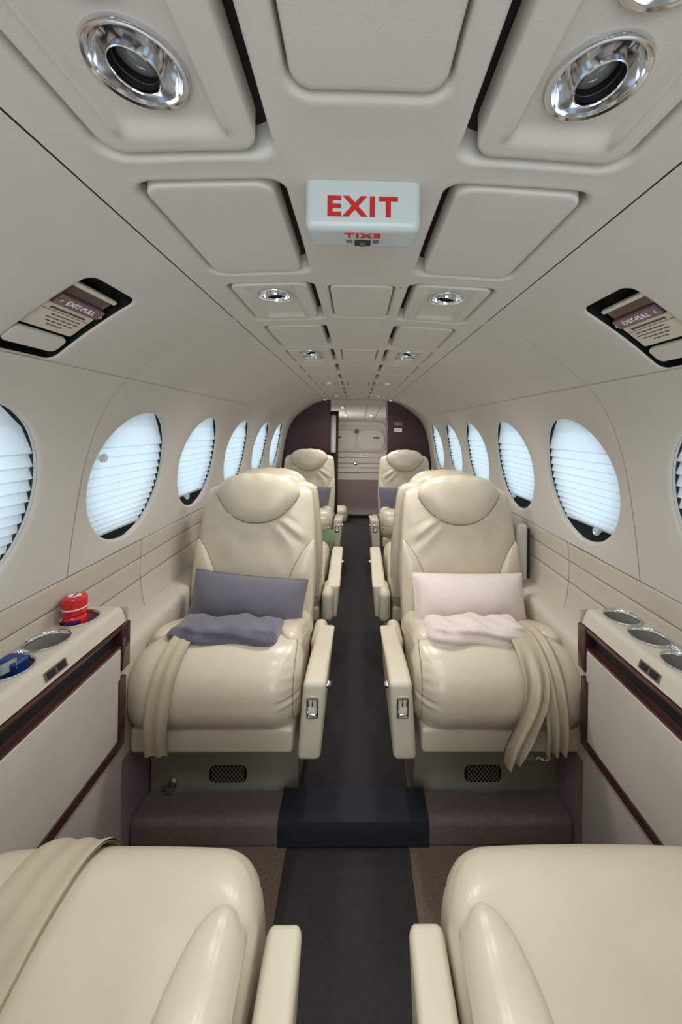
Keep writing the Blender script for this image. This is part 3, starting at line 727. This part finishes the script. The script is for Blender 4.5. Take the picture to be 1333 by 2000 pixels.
    for sx in (-1, 1):
        out = loop([(sx * .214, .700), (sx * .199, .692), (sx * .170, .655), (sx * .139, .590), (sx * .116, .520), (sx * .110, .45), (sx * .148, .43), (sx * .214, .43), (sx * .2195, .56), (sx * .2175, .65)], 7)
        g = G(); g.star(out, (sx * .185, .55), back_surf, .020, 4.5, 14, -.012); bb = obj('back_bolster', g, 'leather', t, local=True, angle=80)
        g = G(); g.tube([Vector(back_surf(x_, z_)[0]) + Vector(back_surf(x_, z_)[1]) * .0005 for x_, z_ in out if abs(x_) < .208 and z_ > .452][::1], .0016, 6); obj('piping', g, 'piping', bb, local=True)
    # headrest pad: a padded lens over the top of the backrest
    out = loop([(-.157, .872), (-.130, .917), (-.085, .938), (0, .947), (.085, .938), (.130, .917), (.157, .872), (.118, .812), (.066, .775), (0, .762), (-.066, .775), (-.118, .812)], 9)
    def hs(side_):
        def f(x, z):
            y = back_c(z) - .056 + .013 * (x / .16) ** 4
            n = Vector((0, -1, .17)).normalized() if side_ > 0 else Vector((0, 1, 0))
            return Vector((x, y + .012, z)), n
        return f
    g = G(); g.star(out, (0, .858), hs(1), .040, 3.2, 16, 0.0)
    hb = G(); hb.star(out, (0, .858), hs(-1), .075, 3.0, 8, 0.0); g.add(hb.v, hb.f)
    def wr(p):
        x, y, z = p
        d = .0022 * math.sin(x * 90 + 14 * z) * smooth(.915, .945, z) + .0018 * math.sin(x * 70) * math.exp(-((abs(x) - .14) / .03) ** 2)
        return (x, y - d, z + d * .6)
    g.v = [wr(p) for p in g.v]; hr = obj('headrest', g, 'leather', t, local=True, angle=80)
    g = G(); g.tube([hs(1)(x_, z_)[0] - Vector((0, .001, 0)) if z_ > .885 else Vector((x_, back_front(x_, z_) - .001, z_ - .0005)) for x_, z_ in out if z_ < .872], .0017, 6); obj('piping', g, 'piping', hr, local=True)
    # gathered leather knot at the top corner of the shell, aisle side
    g = G(); rings = []
    for k in range(9):
        u = k / 8; rr = .020 * math.sin(PI * (u * .92 + .04)) ** .6
        rings.append([(a * (.118 + .085 * u), back_c(.885) - .002 + rr * math.cos(b) * 1.3, .882 - .016 * u + rr * .8 * math.sin(b) + .0015 * math.sin(u * 34)) for b in lin_(0, 2 * PI, 18)[:-1]])
    g.loft(rings); obj('gathered_corner', g, 'leather', t, local=True, angle=80)
    # aisle armrest
    def arm(p):
        x, y, z = p
        k = (z - .262) / .20; x += a * (.004 + .014 * (k - .5)) * 1.0
        if k > .5: z -= .055 * smooth(.02, .42, y) * (k - .5) * 2
        return np.array([x, y, z])
    lo, hi = sorted((a * .230, a * .290))
    g = G(); g.rbox((lo, .004, .262), (hi, .395, .464), .013, 4, (3, 8, 6), arm); ar = obj('armrest', g, 'cord', t, local=True, angle=70)
    lo, hi = sorted((a * .222, a * .272))
    g = G(); g.rbox((lo, .30, .268), (hi, .455, .405), .024, 5, (2, 3, 3)); obj('armrest_base', g, 'cord', t, local=True, angle=70)
    # chrome buckle plate on the front of the armrest
    xc = a * .263; g = G()
    pts = lambda r_, w2, h2: rrect(-w2, w2, -h2, h2, r_)
    def fp(u, v, d): return (xc + u * 1.22 + a * .003, .0055 + d, .402 + v * 1.2)
    ring_patch(g, fp, pts(.003, .0075, .015), pts(.005, .0135, .0235), [('f', 0, .004), ('f', 0, -.003), ('f', .4, -.006), ('f', .85, -.005), ('f', 1, 0)])
    bp = obj('recline_bezel', g, 'chrome', ar, local=True)
    g = G(); g.box((xc - .009 + a * .003, .0042, .386), (xc + .009 + a * .003, .0050, .418)); obj('recline_slot', g, 'steel', ar, local=True, smooth=False)
    g = G(); g.box((xc - .0016 + a * .003, .0030, .404), (xc + .0016 + a * .003, .0045, .416)); obj('slot_mark', g, 'black', ar, local=True, smooth=False)
    g = G(); g.rbox((xc - .010 + a * .003, -.006, .383), (xc + .010 + a * .003, .004, .391), .0035, 3); obj('release_button', g, 'chrome', ar, local=True)
    g = G(); mt = axes((a * .3035, .085, .405), (0, 1, 0), (0, 0, 1)) if a > 0 else axes((a * .3035, .085, .405), (0, -1, 0), (0, 0, 1))
    g.lathe([(.009, -.008), (.009, .001), (.007, .004), (.0, .005)], mt, 20); obj('side_button', g, 'chrome', ar, local=True)
    # pedestal with chamfered aisle corner and speaker grille
    g = G(); x0, x1 = -a * .215, a * .205
    P = [(x0, .137), (a * .160, .137), (x1, .185), (x1, .40), (x0, .40)]
    P = [(x0, .137)] + [(a * .155, .137)] + [(x1, .180)] + [(x1, .40), (x0, .40)]
    g.loft([[(x, y, z) for x, y in P] for z in (0, .10, .20, .272)]); pd = obj('pedestal', g, 'pedestal', t, local=True, smooth=False)
    gx = a * .008; g = G()
    out = rrect(gx - .055, gx + .055, .082, .132, .018); plate(g, lambda u, v, d: (u, .1368 + d, v), lambda e: rrect(gx - .055 + e, gx + .055 - e, .082 + e, .132 - e, .018), 0, .0012, rings=(0, .0005, .001), inner=3, back=.001)
    gr = obj('grille', g, 'black', pd, local=True)
    g = G()
    for k in range(-9, 10):
        for sl in (-1, 1):
            for q_ in range(6):
                u0 = k * .0115 + sl * (q_ - 3) * .004 * 1.6; v0 = .083 + q_ * .008
                u1 = u0 + sl * .0064; v1 = v0 + .008
                if abs(u0) < .050 and abs(u1) < .050: g.tube([(gx + u0, .135, v0), (gx + u1, .135, v1)], .0008, 4)
    lt = obj('grille_wires', g, 'pedestal', pd, local=True, kind='stuff')
    return t

seatR = make_seat(-1, 'cream leather seat facing us on the right, with pink pillow and a bunched leather drape')
seatL = make_seat(1, 'cream leather seat facing us on the left, with slate grey pillow and knit blanket')
YN = .945
seatR.location = (.388, YN, 0); seatL.location = (-.376, YN, 0); ROOTLOC[seatR.name] = Vector(seatR.location); ROOTLOC[seatL.name] = Vector(seatL.location)
near_l = dup(seatR, (-.343, .576, 0), PI, 'nearest left cream seat, back to the camera, only cushion and armrest in view')
near_r = dup(seatL, (.340, .576, 0), PI, 'nearest right cream seat, back to the camera, only cushion and armrest in view')
for s_ in (near_l, near_r):
    for ch in s_.children:
        if ch.name.startswith('armrest'): ch.location.y += .078; ch.location.x += (-.040 if s_ == near_l else .034); ch.scale.x = .78
        if ch.name.startswith('cushion'): ch.scale.x = .96
        for gc in list(ch.children):
            if gc.name.startswith('piping') and ch.name.startswith('cushion'): bpy.data.objects.remove(gc)
dup(seatR, (-.372, 2.06, 0), PI, 'left cream seat facing aft, its back against the grey pillow seat')
dup(seatL, (.376, 2.06, 0), PI, 'right cream seat facing aft, its back against the pink pillow seat')
dup(seatL, (-.402, 2.64, 0), 0, 'farthest left cream seat in front of the maroon bulkhead')
dup(seatR, (.404, 2.64, 0), 0, 'farthest right cream seat in front of the maroon bulkhead')

# pillows, blankets
def pillow(name, lab, m_, c, wd, ht, th, rotx, rotz, roty=0):
    R = Matrix.Translation(c) @ Matrix.Rotation(rotz, 4, 'Z') @ Matrix.Rotation(roty, 4, 'Y') @ Matrix.Rotation(rotx, 4, 'X')
    g = G(); nu, nv = 40, 26
    for s_ in (-1, 1):
        P = []
        for j in range(nv + 1):
            row = []
            for i in range(nu + 1):
                u = -1 + 2 * i / nu; v = -1 + 2 * j / nv
                k = max(0, (1 - abs(u) ** 2.6)) ** .55 * max(0, (1 - abs(v) ** 2.0)) ** .62
                x = u * wd / 2 * (1 - .04 * (1 - v * v)); z = v * ht / 2 * (1 - .07 * (1 - u * u) * .8)
                y = s_ * (th / 2 * k + .0012 * math.sin(u * 9 + v * 4) * k + .002)
                row.append(tuple(R @ Vector((x, y, z))))
            P.append(row)
        g.grid(P)
    o = thing(name, lab, 'pillow', c, 'lumbar pillows on the seats'); obj('pillow_body', g, m_, o, angle=60)
    g = G(); edge = []
    for (u0, v0, u1, v1) in ((-1, -1, 1, -1), (1, -1, 1, 1), (1, 1, -1, 1), (-1, 1, -1, -1)):
        for k in range(12):
            u = u0 + (u1 - u0) * k / 12; v = v0 + (v1 - v0) * k / 12
            edge.append(tuple(R @ Vector((u * wd / 2 * (1 - .04 * (1 - v * v)), 0, v * ht / 2 * (1 - .07 * (1 - u * u) * .8)))))
    g.tube(edge, .0028, 8, closed=True); obj('seam_edge', g, m_, o)
    return o, R
pillow('lumbar_pillow', 'slate grey lumbar pillow leaning on the left facing seat above a blanket', 'grey', (-.368, 1.245, E - .600), .392, .194, .140, -.36, -.06, .065)
po, R = pillow('lumbar_pillow', 'pale pink lumbar pillow leaning on the right facing seat above a blanket', 'pink', (.388, 1.250, E - .592), .388, .194, .140, -.36, .03, .012)
pillow('lumbar_pillow', 'small slate grey pillow on the farthest left seat', 'grey', (-.355, 2.99, E - .60), .27, .26, .10, -.32, -.2, .05)
pillow('lumbar_pillow', 'small slate grey pillow on the farthest right seat', 'grey', (.325, 2.97, E - .60), .28, .26, .10, -.34, .1, 0)
def blanket(lab, m_, c, wd, dp, ht, rotz, ph):
    o = thing('folded_blanket', lab, 'blanket', c, 'folded knit blankets on the seats')
    R = Matrix.Translation(c) @ Matrix.Rotation(rotz, 4, 'Z') @ Matrix.Rotation(-.10, 4, 'X')
    g = G()
    def fn(p):
        x, y, z = p; u = x / wd
        z += .003 * math.sin(u * 17 + ph) * smooth(-.01, .03, z) + .0022 * math.sin(u * 31 + y * 60 + ph * 2) * smooth(0, .03, z) + .010 * (u * 2) ** 2 * 0
        y += .007 * math.sin(u * 11 + ph) + .0035 * math.sin(z * 210 + u * 8)
        y -= .010 * math.cos(u * 3); z -= .016 * (abs(u) * 2) ** 3 * .5
        return np.array(R @ Vector((x, y, z)))
    g.rbox((-wd / 2, -dp / 2, -ht / 2), (wd / 2, dp / 2, ht / 2), .022, 6, (44, 12, 10), fn); obj('top_fold', g, m_, o, angle=80)
    g = G(); R = R @ Matrix.Translation((.004, .012, -.006))
    g.rbox((-wd / 2 * .97, -dp / 2, -ht / 2), (wd / 2 * .985, dp / 2, ht / 2 * .4), .014, 5, (40, 8, 6), fn); obj('lower_fold', g, m_, o, angle=80)
blanket('folded slate grey knit blanket under the grey pillow on the left facing seat', 'greyknit', (-.378, 1.092, E - .598), .318, .124, .056, -.05, .4)
blanket('folded pale pink knit blanket under the pink pillow on the right facing seat', 'pinkknit', (.350, 1.092, E - .594), .290, .124, .060, .02, 1.9)
# pressed monogram creases on the pink pillow
g = G()
for u0, v0, u1, v1 in ((-.035, -.03, -.028, .03), (-.028, .03, -.012, -.03), (.012, .032, .008, -.028), (.008, -.03, .035, -.026)):
    g.tube([R @ Vector((u0 + (u1 - u0) * k / 5, -.0475, v0 + (v1 - v0) * k / 5 + .004)) for k in range(6)], .0022, 6)
o = obj('raised_pattern', g, 'pink', po)

# leather drapes over the cushion edges
def path_over(yc0=.24, drop=.30, n=40):
    """(y, z) along the cushion from the rear over the front roll and down"""
    pts = [(yc0, cush_top(.1, yc0) + (.010 if yc0 > .14 else .009))] + ([(.20, cush_top(.1, .20) + .010)] if yc0 > .20 else []) + ([(.14, .530)] if yc0 > .14 else []) + [(.085, .530), (.045, .516), (.012, .488), (-.008, .450), (-.016, .41), (-.016, .37), (-.010, .33), (.000, drop)]
    return crv(pts, 6)
def strap(name, lab, m_, origin, flip, x0, x1, folds, amp, taper=0.0, start=.24, drop=.285, skew=0.0):
    o = thing(name, lab, 'drape', (origin[0], origin[1], .30), None)
    C = path_over(start, drop); g = G(); nu = 22
    T = np.gradient(C, axis=0); T /= np.linalg.norm(T, axis=1)[:, None]
    for off in (0, .003):
        P = []
        for j in range(len(C)):
            v = j / (len(C) - 1); nx, nz = T[j][1], -T[j][0]           # outward normal of the path in (y, z)
            nx, nz = -nx * -1, nz * -1
            row = []
            for i in range(nu + 1):
                u = i / nu; x = x0 + (x1 - x0) * (.5 + (u - .5) * (1 - taper * v)) + skew * v
                h = amp * (.35 + .65 * v) * (.5 + .5 * math.sin(u * folds * 2 * PI + .8 * math.sin(3 * v))) + off
                y, z = C[j][0] - T[j][1] * -h * -1 if False else C[j][0] + T[j][1] * h, C[j][1] - T[j][0] * h
                row.append((origin[0] + flip * x, origin[1] + flip * y, z))
            P.append(row)
        g.grid(P)
    obj('draped_leather', g, m_, o, angle=80)
    return o, C, T
strap('leather_strap', 'flat tan leather flap draped over the left facing seat beside the wall', 'drape', (-.376, YN), 1, -.130, -.072, 2.0, .0045, skew=-.026, start=.100)
strap('leather_strap', 'folded tan leather flap draped over the nearest left seat cushion', 'drape', (-.343, .576), -1, .022, .105, 2.5, .004, start=.40)
dr, C, T = strap('leather_drape', 'bunched tan leather drape hanging over the right facing seat beside the wall', 'drape', (.388, YN), 1, .070, .150, 2.6, .020, taper=.30, start=.20, drop=.30, skew=.018)
g = G(); nu = 18; P2 = []
for off in (0, .003):
    P = []
    for j in range(len(C)):
        v = j / (len(C) - 1)
        if v < .10: continue
        row = []
        for i in range(nu + 1):
            u = i / nu; cl = .085 - .075 * smooth(.45, 1.0, v); x = cl + (u - .5) * (.062 + .008 * v) * (1 - .35 * smooth(.8, 1, v)) - .01
            h = .010 + .018 * smooth(.2, .7, v) * (.5 + .5 * math.sin(u * 11 + 2.5 * v)) + off + .012 * smooth(.7, 1, v)
            row.append((.388 + x, YN + C[j][0] + T[j][1] * h, C[j][1] - T[j][0] * h - .010 * smooth(.85, 1, v) * math.sin(u * PI)))
        P.append(row)
    g.grid(P)
obj('front_flap', g, 'drape', dr, angle=80)
g = G(); g.tube([(.388 + .045, YN + .165, .541), (.388 + .058, YN + .215, .531), (.388 + .082, YN + .222, .530)], .0028, 6); g.tube([(.388 + .045, YN + .165, .541), (.388 + .068, YN + .115, .545)], .0024, 6); obj('black_edging', g, 'black', dr)
g = G(); pts = [(.388 + .048 + .012 * math.cos(b) , YN - .022, .290 + .030 * math.sin(b)) for b in lin_(0, PI, 10)]; g.tube(pts, .0016, 6)
bh = thing('belt_hook', 'small chrome hook and chain hanging under the right drape', 'hook', (.45, YN, .26)); obj('hook', g, 'chrome', bh); g = G()
for k in range(14):
    g.tube([(.440 + k * .005, YN + .004 + .004 * math.sin(k), .268 + .002 * math.sin(2.1 * k)), (.446 + k * .005, YN + .002 - .004 * math.sin(k * 1.7), .270 + .003 * math.cos(k))], .002, 5)
obj('chain', g, 'chrome', bh)

# cream pad folded up between the right facing seat and the wall
t = thing('upright_pad', 'pale upright padded box between the pink pillow seat and the right wall', 'pad', (.635, 1.43, E - .58))
g = G(); g.rbox((.616, 1.405, E - .585), (.660, 1.47, E - .362), .012, 4); obj('pad', g, 'trim', t)
g = G(); g.box((.662, 1.41, E - .585), (.668, 1.46, E - .38)); obj('mount', g, 'dark', t, smooth=False)

# chrome valve on the left pedestal
t = thing('floor_lock', 'small chrome lock knob low on the left facing seat pedestal', 'knob', (-.525, 1.08, .085))
g = G(); g.lathe([(.013, 0), (.013, .006), (.008, .010), (.008, .02), (.011, .024), (.009, .03), (0, .031)], axes((-.525, 1.081, .088), (1, 0, 0), (0, 0, 1)), 20); obj('knob_body', g, 'chrome', t)
g = G(); g.tube([(-.548, 1.068, .082), (-.535, 1.066, .086), (-.52, 1.060, .074)], .004, 8); obj('lever', g, 'chrome', t)

# green cloth in the far left footwell
t = thing('green_cloth', 'sage green cloth hanging before the farthest left seat', 'cloth', (-.24, 2.60, .20))
g = G(); P = []
for j in range(16):
    v = j / 15; P.append([(-.36 + .20 * u + .01 * math.sin(9 * v), 2.615 - .05 * math.sin(PI * v) + .008 * math.sin(u * 14 + 3 * v), .40 - .24 * v) for u in lin_(0, 1, 14)])
g.grid(P); g.grid([[(x, y + .006, z) for x, y, z in r] for r in P]); obj('cloth_fold', g, 'green', t, angle=80)

# ------------------------------------------------------------------ bulkhead and aft area
sec = [tuple(p) for p in U.c] + [tuple(p) for p in W.c] + [tuple(p) for p in Lp.c] + [(.60, -1.12)]
for side, nm, xi in ((-1, 'left', .250), (1, 'right', .270)):
    t = thing('bulkhead_panel', 'dark maroon lacquered bulkhead panel behind the farthest %s seat' % nm, 'bulkhead', (side * .42, 3.36, 0))
    loop_ = [(xi, .254)] + sec + [(xi, -1.12)]
    g = G(); n = len(loop_)
    rings = [[(side * x, y, E + h) for x, h in loop_] for y in (3.335, 3.38)]
    g.grid(rings, closed_u=True)
    c = (.45, -.35); 
    for ri in (0, 1):
        b = len(g.v); g.v.append((side * c[0], (3.335, 3.38)[ri], E + c[1]))
        for i in range(n): g.f.append((ri * n + i, ri * n + (i + 1) % n, b))
    obj('panel_board', g, 'bulkhead', t, angle=30)
    g = G(); g.box((side * xi - .006, 3.331, 0.0), (side * xi + .006, 3.384, E + .253)); obj('edge_trim', g, 'black' if side < 0 else 'maroonlight', t, smooth=False)
    if side > 0:
        g = G(); g.box((.335, 3.328, E - .025), (.405, 3.334, E + .005)); obj('placard', g, 'label', t, smooth=False, label='white placard')
        g = G(); g.box((.335, 3.330, E + .03), (.41, 3.334, E + .065)); obj('placard', g, 'maroonlight', t, smooth=False)
        g = G()
        for k in range(2): g.box((.342, 3.3268, E - .016 + k * .010), (.398 - k * .012, 3.3285, E - .013 + k * .010))
        obj('print_line', g, 'print', t, smooth=False)
t = thing('curtain_post', 'cream padded partition edge beside the left maroon panel', 'partition', (-.222, 3.42, 0))
g = G(); g.rbox((-.246, 3.40, E - .235), (-.196, 3.46, E + .125), .02, 4, (1, 1, 4)); obj('padding', g, 'trim', t)
g = G(); g.box((-.255, 3.425, 0), (-.175, 3.45, E + .16)); obj('post', g, 'dark', t, smooth=False)
aft = struct('wall_aft', (0, 5.2, 0))
g = G(); g.box((-.27, 3.34, E + .205), (.28, 3.37, E + .30)); obj('header', g, 'ceil', aft, smooth=False)
g = G()
for sx in (-1, 1): g.grid([[(sx * x, y, z) for y in (3.36, 5.22)] for x, z in ((.30, E + .24), (.40, E + .13), (.46, E - .1), (.47, E - .5), (.45, -.03))])
obj('vestibule_wall', g, 'trim', aft)
def fv(a, b, d=0): return (a, b, E + .222 - (b - 3.36) * .057 + d)
g = G()
for x0, x1 in ((-.42, -.13), (-.125, .095), (.10, .225), (.23, .42)): sheet(g, fv, x0, x1, 3.36, 5.2, 2, 2)
obj('vestibule_ceiling', g, 'ceil', aft, smooth=False)
g = G(); g.grid([[fv(a, b, .008) for a in (-.42, .42)] for b in (3.36, 5.2)]); obj('joint_backing', g, 'dark', aft, smooth=False)
g = G(); g.box((-.47, 5.2, 0), (.47, 5.24, E + .14)); obj('partition_board', g, 'trim', aft, smooth=False)
def fp5(a, b, d): return (a, 5.199 + d, E + b)
g = G(); plate(g, fp5, lambda e: rrect(-.41 + e, .41 - e, -.330 + e, .105 - e, .10), 0, .02, rings=(0, .01, .02), inner=3); obj('door_panel', g, 'trim', aft)
g = G(); plate(g, lambda a, b, d: fp5(a, b, d - .02), lambda e: rrect(-.385 + e, .385 - e, -.325 + e, .045 - e, .12), 0, .006, rings=(0, .004, .012), inner=3); obj('door_panel', g, 'panel', aft)
for sx in (-1, 1):
    g = G(); plate(g, lambda a, b, d: fp5(a, b, d - .026), lambda e: rrect(sx * .200 - .19 + e, sx * .200 + .19 - e, -.295 + e, -.02 - e, .125), 0, .007, rings=(0, .003, .02), inner=3); obj('oval_panel', g, 'trim', aft)
    g = G(); g.box((sx * .27 - .045, 5.158, E - .137), (sx * .27 + .045, 5.17, E - .118)); obj('recessed_pull', g, 'dark', aft, smooth=False)
g = G(); g.lathe([(.032, 0), (.032, .012), (.02, .016), (0, .016)], axes((-.006, 5.175, E - .040), (1, 0, 0), (0, 0, 1)), 24); obj('latch', g, 'inst', aft)
for k, (h0, h1, pr) in enumerate(((-.34, -.408, .02), (-.412, -.488, .03), (-.492, -.548, .05), (-.553, -.610, .07), (-.617, -.722, .04))):
    g = G(); g.rbox((-.42, 5.2 - pr, E + h1), (.42, 5.22, E + h0), .008, 3); obj('drawer_front', g, 'trim', aft)
g = G(); g.lathe([(.03, 0), (.03, .01), (.016, .02), (.02, .03), (0, .034)], axes((-.012, 5.155, E - .485), (1, 0, 0), (0, 0, 1)), 20); obj('drawer_knob', g, 'chrome', aft)
g = G(); g.box((.055, 5.174, E - .40), (.165, 5.182, E - .352)); lb = obj('notice', g, 'label', aft, smooth=False)
g = G()
for k in range(2): g.box((.065, 5.171, E - .385 + k * .015), (.155 - .02 * k, 5.1745, E - .379 + k * .015))
obj('print_line', g, 'print', lb, smooth=False)
g = G(); g.box((-.42, 5.17, .05), (.42, 5.22, E - .722)); obj('carpet_facing', g, 'purple', aft, smooth=False)
t = thing('baggage_step', 'carpeted step up to the baggage area at the end of the aisle', 'step', (0, 4.9, 0))
g = G(); g.rbox((-.44, 4.60, 0), (.44, 5.165, .052), .008, 3, (2, 2, 1)); obj('tread', g, 'carpet', t)
g = G(); g.box((-.10, 4.592, .004), (.20, 4.602, .040)); obj('riser', g, 'black', t, smooth=False)
t = thing('stool', 'small rounded cream box stool with chrome corner beside the baggage step', 'stool', (-.19, 4.45, 0))
g = G(); g.rbox((-.30, 4.33, .0), (-.105, 4.58, .17), .05, 5); obj('stool_body', g, 'cord', t)
g = G(); g.tube([(-.14, 4.335, .055), (-.118, 4.34, .062), (-.104, 4.36, .085)], .006, 8); obj('chrome_corner', g, 'chrome', t)
for (x, y) in ((-.145, 3.62), (-.14, 4.45), (.165, 4.45)):
    t = thing('dome_light', 'tiny lit dome light in the low ceiling beyond the bulkhead, %s' % ('left and nearest' if y < 4 else ('left and aft' if x < 0 else 'right and aft')), 'light', fv(x, y))
    g = G(); g.lathe([(.020, .0), (.022, -.004), (.016, -.006)], Matrix.Translation(fv(x, y)), 18, False); obj('bezel', g, 'chrome', t)
    g = G(); g.lathe([(.016, -.004), (.010, -.008), (0, -.009)], Matrix.Translation(fv(x, y)), 18, False); obj('lens', g, 'lit', t)

# front partition behind the camera with the cockpit opening
pf = struct('wall_front', (0, FRONT, 0))
g = G()
for sx in (-1, 1): g.box((min(sx * .42, sx * .75), FRONT - .03, 0), (max(sx * .42, sx * .75), FRONT, E + .28))
g.box((-.42, FRONT - .03, E + .20), (.42, FRONT, E + .30)); g.box((-.42, FRONT - .03, 0), (.42, FRONT, .18)); obj('partition_board', g, 'panel', pf, smooth=False)

# lettering becomes plain meshes
dg = bpy.context.evaluated_depsgraph_get()
for o in [o for o in bpy.data.objects if o.type == 'FONT']:
    me = bpy.data.meshes.new_from_object(o.evaluated_get(dg)); nm = o.name; par, ml, mt_ = o.parent, o.matrix_local.copy(), o.data.materials[0]
    bpy.data.objects.remove(o); me.materials.clear(); me.materials.append(mt_)
    n = bpy.data.objects.new(nm, me); COL.objects.link(n); n.parent = par; n.matrix_local = ml
